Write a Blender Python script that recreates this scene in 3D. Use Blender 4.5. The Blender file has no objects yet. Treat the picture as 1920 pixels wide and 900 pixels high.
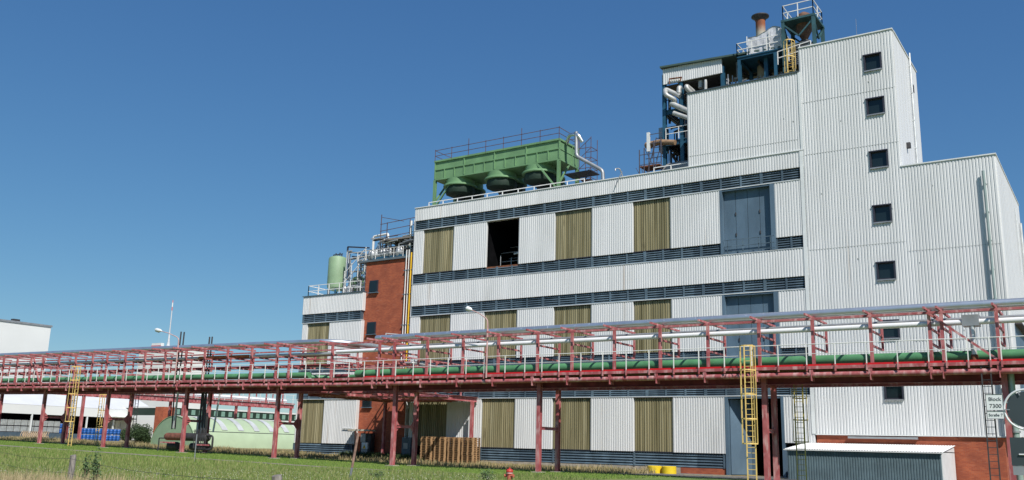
import bpy, math, random
import numpy as np
from mathutils import Vector, Matrix
rnd = random.Random(7)
SC = bpy.context.scene
COL = SC.collection

# ---------------------------------------------------------------- camera
F, YAW, PITCH, ROLL, EYE = 1734.2, -.5850, .2200, .0253, 1.6
_f = Vector((math.sin(YAW)*math.cos(PITCH), math.cos(YAW)*math.cos(PITCH), math.sin(PITCH)))
_r0 = Vector((math.cos(YAW), -math.sin(YAW), 0)); _u0 = _r0.cross(_f)
_r = math.cos(ROLL)*_r0 + math.sin(ROLL)*_u0
_u = -math.sin(ROLL)*_r0 + math.cos(ROLL)*_u0
CAM = Vector((0, 0, EYE))
cd = bpy.data.cameras.new('camera'); cam = bpy.data.objects.new('camera', cd); COL.objects.link(cam)
cd.sensor_width = 36; cd.lens = F/1920*36; cd.clip_start = .1; cd.clip_end = 6000
m = Matrix((_r, _u, -_f)).transposed().to_4x4(); m.translation = CAM; cam.matrix_world = m
SC.camera = cam

# ---------------------------------------------------------------- light
SUN = Vector((1.0, -.74, 1.30)).normalized()
w = bpy.data.worlds.new('World'); SC.world = w; w.use_nodes = True
nt = w.node_tree; bg = nt.nodes['Background']
sky = nt.nodes.new('ShaderNodeTexSky'); sky.sky_type = 'NISHITA'; sky.sun_disc = False
sky.sun_elevation = math.asin(SUN.z); sky.sun_rotation = math.atan2(SUN.x, SUN.y)
sky.air_density = 1.0; sky.dust_density = .0; sky.ozone_density = 4.5; sky.altitude = 0
hs = nt.nodes.new('ShaderNodeHueSaturation'); hs.inputs['Saturation'].default_value = 1.12; hs.inputs['Hue'].default_value = .49
nt.links.new(sky.outputs[0], hs.inputs['Color'])
sr = nt.nodes.new('ShaderNodeSeparateColor'); cr = nt.nodes.new('ShaderNodeCombineColor'); nt.links.new(hs.outputs[0], sr.inputs[0])
for i_, (g_, k_) in enumerate(((.83, .70), (.80, .925), (.60, 1.62))):     # tone curve of the camera's blues
    pw = nt.nodes.new('ShaderNodeMath'); pw.operation = 'POWER'; pw.inputs[1].default_value = g_; ml = nt.nodes.new('ShaderNodeMath'); ml.operation = 'MULTIPLY'; ml.inputs[1].default_value = k_
    nt.links.new(sr.outputs[i_], pw.inputs[0]); nt.links.new(pw.outputs[0], ml.inputs[0]); nt.links.new(ml.outputs[0], cr.inputs[i_])
nt.links.new(cr.outputs[0], bg.inputs[0]); bg.inputs[1].default_value = .10
sl = bpy.data.lights.new('sun', 'SUN'); sl.energy = 4.6; sl.angle = math.radians(.5); sl.color = (1, .955, .89)
so = bpy.data.objects.new('sun', sl); COL.objects.link(so); so.rotation_euler = SUN.to_track_quat('Z', 'Y').to_euler()
so.location = (30, -40, 60)
SC.view_settings.view_transform = 'Standard'; SC.view_settings.look = 'None'
SC.view_settings.exposure = .15; SC.view_settings.gamma = 1

# ---------------------------------------------------------------- helpers
def at(px, py, X=None, Y=None, Z=None):
    d = _r*(px-960) - _u*(py-450) + _f*F
    if X is not None: t = (X-CAM.x)/d.x
    elif Y is not None: t = (Y-CAM.y)/d.y
    else: t = (Z-CAM.z)/d.z
    return CAM + d*t
def sstep(a, b, x):
    t = min(1, max(0, (x-a)/(b-a))); return t*t*(3-2*t)
def gz(x, y):
    return min(.95, .0155*max(0., -x-43.)) * sstep(24, 47, y)
def gpt(px, py, dz=0):
    z = 0
    for _ in range(12):
        p = at(px, py, Z=z); z = .5*z+.5*gz(p.x, p.y)
    return p

MATS = {}
def mat(name, col, rough=.6, metal=0., var=.12, scale=1.5, bump=0., stretch=(1, 1, 1), col2=None, fine=0.):
    """plain paint-like material with two scales of procedural wear"""
    if name in MATS: return MATS[name]
    M = bpy.data.materials.new(name); M.use_nodes = True; MATS[name] = M
    n = M.node_tree; b = n.nodes['Principled BSDF']
    b.inputs['Roughness'].default_value = rough; b.inputs['Metallic'].default_value = metal
    tc = n.nodes.new('ShaderNodeTexCoord'); mp = n.nodes.new('ShaderNodeMapping'); mp.inputs['Scale'].default_value = stretch
    n.links.new(tc.outputs['Object'], mp.inputs[0])
    no = n.nodes.new('ShaderNodeTexNoise'); no.inputs['Scale'].default_value = scale; no.inputs['Detail'].default_value = 6
    n.links.new(mp.outputs[0], no.inputs[0])
    rp = n.nodes.new('ShaderNodeValToRGB')
    c1 = [max(0, c*(1-var)) for c in col]; c2 = col2 or [min(1, c*(1+var)) for c in col]
    rp.color_ramp.elements[0].position = .35; rp.color_ramp.elements[1].position = .68
    rp.color_ramp.elements[0].color = (*c1, 1); rp.color_ramp.elements[1].color = (*c2, 1)
    n.links.new(no.outputs[0], rp.inputs[0]); n.links.new(rp.outputs[0], b.inputs['Base Color'])
    if bump:
        bp = n.nodes.new('ShaderNodeBump'); bp.inputs['Strength'].default_value = bump; bp.inputs['Distance'].default_value = .05
        n2 = n.nodes.new('ShaderNodeTexNoise'); n2.inputs['Scale'].default_value = scale*6; n2.inputs['Detail'].default_value = 4
        n.links.new(mp.outputs[0], n2.inputs[0]); n.links.new(n2.outputs[0], bp.inputs['Height']); n.links.new(bp.outputs[0], b.inputs['Normal'])
    return M

def obj_link(name, me, parent=None, loc=(0, 0, 0)):
    o = bpy.data.objects.new(name, me); COL.objects.link(o); o.location = loc
    if parent is not None: o.parent = parent
    return o
def origin(o):
    v = Vector((0, 0, 0))
    while o is not None: v += o.location; o = o.parent
    return v
def tag(o, label=None, cat=None, group=None, kind=None):
    if label: o['label'] = label
    if cat: o['category'] = cat
    if group: o['group'] = group
    if kind: o['kind'] = kind
    return o
def thing(name, label, cat, loc, group=None):
    return tag(obj_link(name, None, None, loc), label, cat, group)
def copy_tree(o, loc=None, parent=None):
    c = o.copy(); COL.objects.link(c); c.parent = parent
    if loc is not None: c.location = loc
    for ch in list(o.children): copy_tree(ch, None, c)
    return c

class MB:
    def __init__(s): s.v = []; s.f = []; s.sm = []
    def add(s, vs, fs, smooth=False):
        k = len(s.v); s.v += [tuple(v) for v in vs]
        for f in fs: s.f.append(tuple(i+k for i in f)); s.sm.append(smooth)
        return s
    def box(s, x0, x1, y0, y1, z0, z1):
        if x0 > x1: x0, x1 = x1, x0
        if y0 > y1: y0, y1 = y1, y0
        if z0 > z1: z0, z1 = z1, z0
        return s.add([(x0,y0,z0),(x1,y0,z0),(x1,y1,z0),(x0,y1,z0),(x0,y0,z1),(x1,y0,z1),(x1,y1,z1),(x0,y1,z1)],
              [(3,2,1,0),(4,5,6,7),(0,1,5,4),(1,2,6,5),(2,3,7,6),(3,0,4,7)])
    def bar(s, a, b, w, h=None, up=(0, 0, 1)):
        h = h or w; a = Vector(a); b = Vector(b); d = (b-a).normalized(); up = Vector(up)
        if abs(d.dot(up)) > .98: up = Vector((0, 1, 0))
        x = d.cross(up).normalized()*(w/2); y = x.cross(d).normalized()*(h/2)
        vs = [p+q for p in (a, b) for q in (-x-y, x-y, x+y, -x+y)]
        return s.add(vs, [(3,2,1,0),(4,5,6,7),(0,1,5,4),(1,2,6,5),(2,3,7,6),(3,0,4,7)])
    def ibeam(s, a, b, w, h, t=.025, up=(0, 0, 1)):
        """H section: web in the plane of 'up', flanges across it"""
        a = Vector(a); b = Vector(b); d = (b-a).normalized(); u = Vector(up).normalized()
        off = u*(h/2-t/2)
        s.bar(a+off, b+off, w, t, u); s.bar(a-off, b-off, w, t, u); s.bar(a, b, t, h-2*t, u); return s
    def tube(s, pts, r, n=10, cap=True, bend=0.):
        P = [Vector(p) for p in pts]
        if bend and len(P) > 2:
            Q = [P[0]]
            for i in range(1, len(P)-1):
                a = P[i]+(P[i-1]-P[i]).normalized()*min(bend, (P[i-1]-P[i]).length*.48)
                c = P[i]+(P[i+1]-P[i]).normalized()*min(bend, (P[i+1]-P[i]).length*.48)
                for k in range(6):
                    t = k/5; Q.append(a*(1-t)**2+P[i]*2*t*(1-t)+c*t*t)
            Q.append(P[-1]); P = Q
        rr = list(r) if isinstance(r, (list, tuple)) else [r]*len(P)
        if len(rr) != len(P): rr = list(np.interp(np.linspace(0, 1, len(P)), np.linspace(0, 1, len(rr)), rr))
        k0 = len(s.v); x = None
        for i, p in enumerate(P):
            d = (P[min(i+1, len(P)-1)]-P[max(i-1, 0)]).normalized()
            if x is None:
                ref = Vector((0, 0, 1)) if abs(d.z) < .9 else Vector((1, 0, 0)); x = d.cross(ref).normalized()
            else: x = (x-d*x.dot(d)).normalized()
            y = d.cross(x)
            for j in range(n):
                a = 2*math.pi*j/n; s.v.append(tuple(p+(x*math.cos(a)+y*math.sin(a))*rr[i]))
        for i in range(len(P)-1):
            for j in range(n):
                q = k0+i*n; s.f.append((q+j, q+n+j, q+n+(j+1) % n, q+(j+1) % n)); s.sm.append(True)
        if cap:
            s.f.append(tuple(k0+j for j in range(n))); s.sm.append(False)
            q = k0+(len(P)-1)*n; s.f.append(tuple(q+n-1-j for j in range(n))); s.sm.append(False)
        return s
    def lathe(s, c, prof, n=20, axis='z'):
        c = Vector(c); k0 = len(s.v)
        for (r, h) in prof:
            for j in range(n):
                a = 2*math.pi*j/n; u, v_ = r*math.cos(a), r*math.sin(a)
                s.v.append(tuple(c+(Vector((u, v_, h)) if axis == 'z' else Vector((h, u, v_)) if axis == 'x' else Vector((v_, h, u)))))
        for i in range(len(prof)-1):
            for j in range(n):
                q = k0+i*n; s.f.append((q+j, q+(j+1) % n, q+n+(j+1) % n, q+n+j)); s.sm.append(True)
        for i, rev in ((0, True), (len(prof)-1, False)):
            idx = [k0+i*n+j for j in range(n)]; s.f.append(tuple(idx[::-1] if rev else idx)); s.sm.append(False)
        return s
    def sheet(s, x0, x1, z0, z1, y, pitch=.2, depth=.045, back=.1):
        """trapezoidal cladding facing -Y, with a box behind it that closes its edges"""
        n = max(1, round((x1-x0)/pitch)); p = (x1-x0)/n; prof = []
        for i in range(n):
            a = x0+i*p; prof += [(a, y+depth), (a+.16*p, y+depth), (a+.32*p, y), (a+.84*p, y)]
        prof.append((x1, y+depth))
        k = len(s.v)
        for (px, py) in prof: s.v.append((px, py, z0)); s.v.append((px, py, z1))
        for i in range(len(prof)-1):
            s.f.append((k+2*i, k+2*i+2, k+2*i+3, k+2*i+1)); s.sm.append(False)
        s.box(x0, x1, y+depth+.003, y+depth+back, z0, z1); return s
    def build(s, name, M, parent=None, loc=None):
        o0 = origin(parent) if parent is not None else Vector(loc or (0, 0, 0))
        me = bpy.data.meshes.new(name)
        me.from_pydata([(v[0]-o0.x, v[1]-o0.y, v[2]-o0.z) for v in s.v], [], s.f)
        me.polygons.foreach_set('use_smooth', s.sm); me.update()
        if any(s.sm): me.set_sharp_from_angle(angle=math.radians(38))
        if M is not None: me.materials.append(M)
        return obj_link(name, me, parent, (0, 0, 0) if parent is not None else tuple(o0))
def lerp(a, b, t): return a+(b-a)*t

# ---------------------------------------------------------------- materials
def nodes_of(name):
    M = bpy.data.materials.new(name); M.use_nodes = True; MATS[name] = M
    return M, M.node_tree, M.node_tree.nodes['Principled BSDF']
def mixer(n, a, b, fac):
    mx = n.nodes.new('ShaderNodeMix'); mx.data_type = 'RGBA'
    if isinstance(a, tuple): mx.inputs[6].default_value = (*a, 1)
    else: n.links.new(a, mx.inputs[6])
    if isinstance(b, tuple): mx.inputs[7].default_value = (*b, 1)
    else: n.links.new(b, mx.inputs[7])
    if isinstance(fac, float): mx.inputs[0].default_value = fac
    else: n.links.new(fac, mx.inputs[0])
    return mx.outputs[2]
def noise(n, scale, stretch=(1, 1, 1), detail=5, lo=.35, hi=.65):
    tc = n.nodes.new('ShaderNodeTexCoord'); mp = n.nodes.new('ShaderNodeMapping'); mp.inputs['Scale'].default_value = stretch
    no = n.nodes.new('ShaderNodeTexNoise'); no.inputs['Scale'].default_value = scale; no.inputs['Detail'].default_value = detail
    n.links.new(tc.outputs['Object'], mp.inputs[0]); n.links.new(mp.outputs[0], no.inputs[0])
    mr = n.nodes.new('ShaderNodeMapRange'); mr.inputs[1].default_value = lo; mr.inputs[2].default_value = hi
    n.links.new(no.outputs[0], mr.inputs[0]); return mr.outputs[0]

def cells(n, src, width, lo, hi, seedz=0.):
    """one random grey value per strip of the given width"""
    m1 = n.nodes.new('ShaderNodeMath'); m1.operation = 'DIVIDE'; m1.inputs[1].default_value = width; n.links.new(src, m1.inputs[0])
    m2 = n.nodes.new('ShaderNodeMath'); m2.operation = 'FLOOR'; n.links.new(m1.outputs[0], m2.inputs[0])
    wn = n.nodes.new('ShaderNodeTexWhiteNoise'); wn.noise_dimensions = '1D'; n.links.new(m2.outputs[0], wn.inputs['W'])
    mr = n.nodes.new('ShaderNodeMapRange'); mr.inputs[3].default_value = lo; mr.inputs[4].default_value = hi; n.links.new(wn.outputs['Value'], mr.inputs[0])
    return mr.outputs[0]
def objx(n):
    tc = n.nodes.new('ShaderNodeTexCoord'); sp = n.nodes.new('ShaderNodeSeparateXYZ'); n.links.new(tc.outputs['Object'], sp.inputs[0]); return sp
# white cladding: faint vertical dirt streaks and horizontal panel patches
WHITE, n, b = nodes_of('white_cladding')
c = mixer(n, (.65, .658, .655), (.72, .725, .725), noise(n, 1.2, (1, 1, .06)))
c = mixer(n, c, (.56, .565, .555), noise(n, .35, (1, 1, .35), 8, .54, .78))
c = mixer(n, c, (.59, .60, .60), cells(n, objx(n).outputs[0], 1.0, 0., .45))
c = mixer(n, c, (.40, .33, .26), noise(n, 2.0, (1, 1, .05), 3, .68, .84))
n.links.new(c, b.inputs['Base Color']); b.inputs['Roughness'].default_value = .5
SIDE = mat('smooth_white_cladding', (.73, .735, .735), .5, var=.04, scale=.4, stretch=(1, 1, .3))
# weathered yellow-brown translucent sheeting
OLIVE, n, b = nodes_of('weathered_olive_sheet')
c = mixer(n, (.15, .13, .062), (.36, .315, .18), noise(n, 2.2, (1.6, .1, .03), 3, .38, .64))
c = mixer(n, c, (.46, .42, .27), noise(n, 6, (1.5, .1, .02), 2, .60, .74))
c = mixer(n, c, (.08, .065, .03), noise(n, 2.2, (1, 1, .25), 5, .60, .85))
c = mixer(n, c, (.13, .125, .07), cells(n, objx(n).outputs[0], .73, 0., .4))
c = mixer(n, c, (.34, .31, .19), cells(n, objx(n).outputs[0], .41, -.6, .45))
n.links.new(c, b.inputs['Base Color']); b.inputs['Roughness'].default_value = .55
BLUE = mat('blue_grey_louvre_paint', (.105, .155, .195), .5, var=.25, scale=1.2)
BLUE2 = mat('blue_grey_door_paint', (.095, .15, .205), .5, var=.18, scale=.8, stretch=(1, 1, .4))
BLACK = mat('dark_interior', (.006, .006, .007), 1., var=.3); BLACK.node_tree.nodes['Principled BSDF'].inputs['Specular IOR Level'].default_value = .05
ROOF = mat('roof_felt', (.14, .14, .14), .9)
TRIM = mat('white_trim', (.72, .74, .73), .45, var=.06)
# rack paint: faded red, chalked to pink in patches
RACK, n, b = nodes_of('faded_red_rack_paint')
c = mixer(n, (.32, .07, .076), (.46, .145, .15), noise(n, 1.3, (1, 1, 1), 6, .35, .65))
c = mixer(n, c, (.60, .36, .35), noise(n, 4, (1, 1, .3), 8, .50, .74))
c = mixer(n, c, (.13, .05, .035), noise(n, 9, (1, 1, 1), 8, .66, .78))
n.links.new(c, b.inputs['Base Color']); b.inputs['Roughness'].default_value = .6
RED = mat('bright_red_toe_board', (.56, .006, .012), .5, var=.08)
GREEN = mat('green_pipe_paint', (.085, .25, .115), .45, var=.18, scale=1.0)
COOL = mat('green_cooler_paint', (.16, .30, .145), .55, var=.14, scale=.8)
PALE = mat('pale_green_paint', (.245, .36, .215), .55, var=.12, scale=.6)
DGREEN = mat('dark_green_grille', (.012, .032, .02), .7)
SILVER = mat('silver_pipe_jacket', (.72, .74, .76), .38, 1., var=.10, scale=1.5)
ALU = mat('dull_aluminium_jacket', (.66, .67, .66), .5, .7, var=.12, scale=2)
RAIL = mat('white_handrail_paint', (.78, .77, .74), .5, var=.08)
GALV = mat('galvanised_steel', (.38, .39, .40), .5, .6, var=.15)
YEL = mat('yellow_ladder_paint', (.80, .56, .19), .5, var=.12)
YELD = mat('dull_yellow_ladder_paint', (.36, .30, .08), .6, var=.2)
YELP = mat('yellow_gas_pipe', (.80, .48, .03), .5, var=.08)
TEAL = mat('blue_steel_paint', (.018, .085, .145), .5, var=.2)
RUST = mat('rusty_steel', (.20, .075, .035), .85, var=.4, scale=3)
DARK = mat('dark_steel', (.045, .042, .045), .6, var=.3)
PLUM = mat('dark_red_scaffold_tube', (.13, .075, .085), .6, var=.3)
ORANGE = mat('rusty_orange_pipe', (.42, .13, .045), .7, var=.35, scale=2)
DRED = mat('dark_red_pipe_paint', (.22, .035, .045), .6, var=.3)
CONC = mat('pale_concrete', (.38, .34, .28), .9, var=.2, scale=3, bump=.2)
WOOD = mat('weathered_pallet_wood', (.38, .23, .115), .85, var=.45, scale=2.5, stretch=(1, 1, 3))
GREYWOOD = mat('grey_post_wood', (.27, .24, .21), .9, var=.35, scale=8, stretch=(1, 1, .15), bump=.6)
GLASS, n, b = nodes_of('dark_window_glass')
b.inputs['Base Color'].default_value = (.012, .022, .026, 1); b.inputs['Roughness'].default_value = .08
BFRAME = mat('dark_window_frame', (.03, .03, .045), .5)
# brick
BRICK, n, b = nodes_of('red_brick')
tc = n.nodes.new('ShaderNodeTexCoord'); sp = n.nodes.new('ShaderNodeSeparateXYZ'); ad = n.nodes.new('ShaderNodeMath'); cb = n.nodes.new('ShaderNodeCombineXYZ')
n.links.new(tc.outputs['Object'], sp.inputs[0]); n.links.new(sp.outputs[0], ad.inputs[0]); n.links.new(sp.outputs[1], ad.inputs[1])
n.links.new(ad.outputs[0], cb.inputs[0]); n.links.new(sp.outputs[2], cb.inputs[1])
bt = n.nodes.new('ShaderNodeTexBrick'); bt.inputs['Scale'].default_value = 1; bt.inputs['Brick Width'].default_value = .25; bt.inputs['Row Height'].default_value = .083
bt.inputs['Mortar Size'].default_value = .007; bt.inputs['Color1'].default_value = (.46, .115, .045, 1); bt.inputs['Color2'].default_value = (.33, .07, .03, 1); bt.inputs['Mortar'].default_value = (.30, .13, .085, 1)
n.links.new(cb.outputs[0], bt.inputs[0])
c = mixer(n, bt.outputs[0], (.24, .06, .032), noise(n, .9, (1, 1, 1.4), 8, .42, .75))
c = mixer(n, c, (.42, .17, .11), noise(n, 2.3, (.6, .6, 3), 8, .60, .80))
n.links.new(c, b.inputs['Base Color']); b.inputs['Roughness'].default_value = .9

# ---------------------------------------------------------------- ground
def grid_mesh(name, xs, ys, M, dz=0, label=None):
    nx, ny = len(xs), len(ys)
    vs = [(x, y, gz(x, y)+dz) for y in ys for x in xs]
    fs = [(j*nx+i, j*nx+i+1, (j+1)*nx+i+1, (j+1)*nx+i) for j in range(ny-1) for i in range(nx-1)]
    me = bpy.data.meshes.new(name); me.from_pydata(vs, [], fs); me.materials.append(M)
    me.polygons.foreach_set('use_smooth', [True]*len(fs)); me.update()
    return tag(obj_link(name, me), kind='structure')
LAWN, n, b = nodes_of('lawn_and_meadow')
tc = n.nodes.new('ShaderNodeTexCoord'); sp = n.nodes.new('ShaderNodeSeparateXYZ'); n.links.new(tc.outputs['Object'], sp.inputs[0])
def band(n, src, a, b_):
    mr = n.nodes.new('ShaderNodeMapRange'); mr.inputs[1].default_value = a; mr.inputs[2].default_value = b_; n.links.new(src, mr.inputs[0]); return mr.outputs[0]
lawn = mixer(n, (.095, .17, .024), (.15, .22, .045), noise(n, .5, (1, 1, 1), 8, .35, .65))
lawn = mixer(n, lawn, (.19, .19, .07), noise(n, .22, (1, 1, 1), 9, .52, .72))
mead = mixer(n, (.11, .15, .035), (.19, .20, .07), noise(n, .7, (1, 1, 1), 8, .35, .65))
dry = mixer(n, (.30, .235, .115), (.20, .17, .07), noise(n, 1.2, (1, 1, 1), 8, .35, .65))
c = mixer(n, mead, lawn, band(n, sp.outputs[1], 33, 40))
c = mixer(n, c, dry, band(n, sp.outputs[1], 58.5, 62))
n.links.new(c, b.inputs['Base Color']); b.inputs['Roughness'].default_value = .95
bp = n.nodes.new('ShaderNodeBump'); bp.inputs['Strength'].default_value = .6; bp.inputs['Distance'].default_value = .08
n2 = n.nodes.new('ShaderNodeTexNoise'); n2.inputs['Scale'].default_value = 7; n2.inputs['Detail'].default_value = 8
n.links.new(tc.outputs['Object'], n2.inputs[0]); n.links.new(n2.outputs[0], bp.inputs['Height']); n.links.new(bp.outputs[0], b.inputs['Normal'])
xs = [-2500, -1200, -600, -400, -300]+list(range(-240, -130, 10))+list(range(-130, 31, 2))+[40, 60, 100, 200, 500, 1200, 2500]
ys = [-800, -200, -50, -10, 0, 10]+list(range(15, 110, 1))+[120, 135, 160, 200, 300, 500, 1000, 2500]
grid_mesh('ground', xs, ys, LAWN)
PATHM = mat('gravel_path', (.24, .215, .165), .95, var=.25, scale=2.5, bump=.5)
pa, pb = gpt(0, 842), gpt(280, 861)
grid_mesh('path', [x*1. for x in range(-130, -22, 2)], [44.2, 44.9, 45.6], PATHM, .02)
ASPH = mat('pale_asphalt', (.155, .15, .14), .95, var=.18, scale=1.5, bump=.3)
grid_mesh('road', [-29, -26, -22, -18, -14, -10, -6, -2, 4, 12], [57.5, 59, 61, 63, 65.85], ASPH, .012)
grid_mesh('kerb', [-29.15, -29.0, 12], [57.33, 57.46], CONC, .05)
YLINE = mat('worn_yellow_road_paint', (.62, .45, .10), .8, var=.25, scale=3)
grid_mesh('road_marking', [-26, -22, -18], [61.2, 61.32], YLINE, .018)
mb = MB().bar((-26.0, 61.3, .02), (-23.0, 65.5, .02), .12, .006)
tag(mb.build('road_marking', YLINE), kind='structure')

# ---------------------------------------------------------------- factory
FY = 66.0
fac = thing('factory_building', 'large white corrugated factory with stepped tower, olive sheet bays and dark louvre bands', 'factory', (-30, FY, 0))
XA, XB, XC, XD = -54.7, -27.15, -18.15, -5.7
XT = -11.5
# dark core with real openings for the open bay and the ground-floor door
c_ = MB()
def corebox(x0, x1, z0, z1, y0=FY+.42, y1=81): c_.box(x0, x1, y0, y1, z0, z1)
corebox(XA+.05, -46.35, .0, 23.3); corebox(-42.95, -24.55, .0, 23.3)
corebox(-46.35, -42.95, .0, 17.0); corebox(-46.35, -42.95, 21.25, 23.3); corebox(-46.35, -42.95, 17.0, 21.25, 74)
corebox(-24.55, -20.3, 5.5, 23.3); corebox(-24.55, -20.3, 0, 5.5, 76); corebox(-20.3, XC, 0, 23.3)
c_.build('inner_wall', BLACK, fac)
mb = MB().box(XB+.05, XC, FY+.3, 75, 23.3, 29.5)
mb.build('upper_block_wall', WHITE, fac)
mb = MB().box(XC+.02, XT-.02, FY+.16, 74.9, 0, 31.45); mb.build('tower_wall', SIDE, fac)
mb = MB().box(XT, XD, FY+.16, 81, 3.0, 21.15); mb.build('side_block_wall', SIDE, fac)
# flat side faces with vertical joints
s1 = MB().box(XT-.02, XT+.04, FY+.16, 74.9, 21.2, 31.5)
s2 = MB().box(XD, XD+.06, FY+.1, 81, 2.98, 21.2)
s1.build('tower_side_cladding', SIDE, fac); s2.build('side_block_cladding', SIDE, fac)
j = MB()
for y in np.arange(67.2, 81, 1.05): j.box(XD+.06, XD+.068, y, y+.02, 3, 21.2)
for y in np.arange(67.2, 74.8, 1.05): j.box(XT+.04, XT+.048, y, y+.02, 21.2, 31.5)
j.build('panel_joint', mat('joint_grey', (.42, .43, .42), .7), fac)
rf = MB().box(XA, XC, FY+.5, 81, 23.3, 23.42).box(XB, XC, FY+.5, 75, 29.5, 29.56).box(XC, XT, FY+.3, 74.9, 31.45, 31.5).box(XT, XD, FY+.3, 81, 21.15, 21.2)
rf.build('roof', ROOF, fac)
# front cladding
def clad(x0, x1, z0, z1, M=WHITE, y=FY-.12, name="cladding_panel", pitch=.2, depth=.036, back=.2):
    return MB().sheet(x0, x1, z0, z1, y, pitch, depth, back).build(name, M, fac)
clad(XA, XC, 22.22, 23.45, name='parapet_panel')
clad(XA, XC, 14.08, 16.12, name='spandrel_panel')
clad(XA+.1, XC, 6.38, 8.2, name='spandrel_panel')
clad(XB, XC, 23.452, 29.6, name='upper_block_cladding')
XS = [-54.75, -53.6, -50.08, -46.38, -42.97, -39.3, -35.76, -31.97, -28.74, -24.6, -20.42, -18.2]
rows = [(17.08, 21.24, 'a'), (8.98, 13.1, 'b'), (1.5, 5.58, 'c')]
KIND = ['w', 'o', 'w', 'o', 'w', 'o', 'w', 'o', 'w', 'd', 'w']
for z0, z1, rw in rows:
    for i, k in enumerate(KIND):
        x0, x1 = XS[i]+.012, XS[i+1]-.012
        if k == 'd': continue
        if rw == 'a' and i == 3: continue
        if rw == 'c' and i in (0, 1): 
            if i == 0: clad(-54.3, -53.9, z0, z1, WHITE)
            else: clad(-53.4, -50.1, z0, z1, OLIVE, FY-.0, 'translucent_panel', .2, .07, .15)
            continue
        if k == 'w': clad(x0, x1, z0+(.85 if rw == 'c' and i == 10 else 0), z1)
        else:
            tp_ = clad(x0, x1, z0, z1, OLIVE, FY+.02, 'translucent_panel', .2, .07, .15)
            MB().box(XS[i], XS[i+1], FY-.04, FY+.015, z1-.05, z1).build('head_rail', BFRAME, tp_); MB().box(XS[i], XS[i+1], FY-.06, FY+.015, z0-.03, z0+.03).build('sill_rail', BFRAME, tp_)
# corner returns so panels read as thick sheets on the left end
MB().box(XA-.04, XA+.0, FY-.1, 81, 0, 23.45).build('end_wall', SIDE, fac)
# dark rails behind olive panels
# flashing strips above each row of panels
fl = MB()
for z in (21.25, 13.11, 5.59): fl.box(XA-.03, XC, FY-.15, FY+.3, z, z+.05)
for z in (16.13, 8.21): fl.box(XA-.03, XC, FY-.15, FY+.3, z, z+.035)
fl.box(XA-.06, XC, FY-.18, FY+.5, 23.45, 23.52); MB().box(XB-.05, XC-.0, FY-.19, FY+.5, 29.6, 29.70).build('dark_roof_edge', mat('roof_edge_blue', (.05, .075, .09), .6), fac)
fl.build('flashing', TRIM, fac)
def louvre(par, x0, x1, z0, z1, step=1.56, slats=5, y=FY):
    m_ = MB(); dz = (z1-z0)/slats
    for k in range(slats):
        z = z0+dz*(k+.5)
        m_.add([(x0, y-.03, z-dz*.40), (x1, y-.03, z-dz*.40), (x1, y-.01, z-dz*.05), (x0, y-.01, z-dz*.05), (x1, y+.12, z+dz*.42), (x0, y+.12, z+dz*.42),
                (x0, y+.0, z-dz*.42), (x1, y+.0, z-dz*.42), (x1, y+.14, z+dz*.36), (x0, y+.14, z+dz*.36)],
               [(0,1,2,3),(3,2,4,5),(9,8,7,6),(0,6,7,1),(5,4,8,9),(0,3,5,9,6),(1,7,8,4,2)])
    n_ = max(1, round((x1-x0)/step))
    lb = m_.build('louvre_band', BLUE, par)
    f_ = MB()
    for k in range(n_+1):
        x = lerp(x0, x1, k/n_); wd = .07 if k % 3 else .11
        f_.box(x-wd, x+wd, y-.06, y+.25, z0, z1)
    f_.box(x0, x1, y+.15, y+.2, z0, z1)
    f_.build('louvre_frame', BLUE, lb)
    return lb
for z0, z1 in ((21.3, 22.21), (16.17, 17.04), (13.16, 14.07), (8.25, 8.95), (5.64, 6.37)):
    if z0 in (16.17, 8.25):
        louvre(fac, XA, -24.65, z0, z1); louvre(fac, -20.4, XC-.03, z0, z1, 1.1)
    else: louvre(fac, XA, XC-.03, z0, z1)
lb = louvre(fac, -46.4, -24.75, .45, 1.47, 6.5, 5)
MB().box(-46.5, -28.2, FY+.0, FY+.3, .0, .44).build('plinth', CONC, fac); MB().box(-28.2, -24.7, FY+.0, FY+.3, .0, .44).build('brick_plinth', BRICK, fac)
# loading doors (upper two closed, ground one open)
def loading_door(x0, x1, z0, z1):
    fr = MB().box(x0-.02, x0+.16, FY-.14, FY+.4, z0, z1).box(x1-.30, x1+.02, FY-.14, FY+.4, z0, z1).box(x0, x1, FY-.10, FY+.4, z1-.12, z1)
    d = fr.build('loading_door', BLUE2, fac)
    lf = MB(); n_ = 4; a, b_ = x0+.16, x1-.30
    for k in range(n_):
        p, q = lerp(a, b_, k/n_)+.015, lerp(a, b_, (k+1)/n_)-.015
        lf.box(p, q, FY+.28, FY+.33, z0, z1-.12)
    lf.build('door_leaf', BLUE2, d)
    hd = MB()
    for xx in (lerp(a, b_, .25), lerp(a, b_, .75)):
        for zz in (.3, .62): hd.box(xx-.04, xx+.04, FY+.22, FY+.28, lerp(z0, z1, zz)-.12, lerp(z0, z1, zz)+.12)
    hd.build('handle', DARK, d)
    return d
d = loading_door(-24.6, -20.42, 16.2, 21.24)
g = MB()
for z in (16.35, 16.75, 17.25): g.bar((-24.4, FY-.12, z), (-20.5, FY-.12, z), .05)
for x in (-24.1, -22.9, -21.7, -20.8): g.bar((x, FY-.12, 16.2), (x, FY-.12, 17.25), .05)
g.build('guard_rail', BLUE, d)
loading_door(-24.6, -20.42, 8.3, 13.1)
d = MB().box(-24.62, -24.4, FY-.14, FY+.4, 0, 5.58).box(-20.5, -20.3, FY-.14, FY+.4, 0, 5.58).box(-24.4, -20.5, FY-.1, FY+.4, 5.44, 5.58).build('loading_door', BLUE2, fac)
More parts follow.
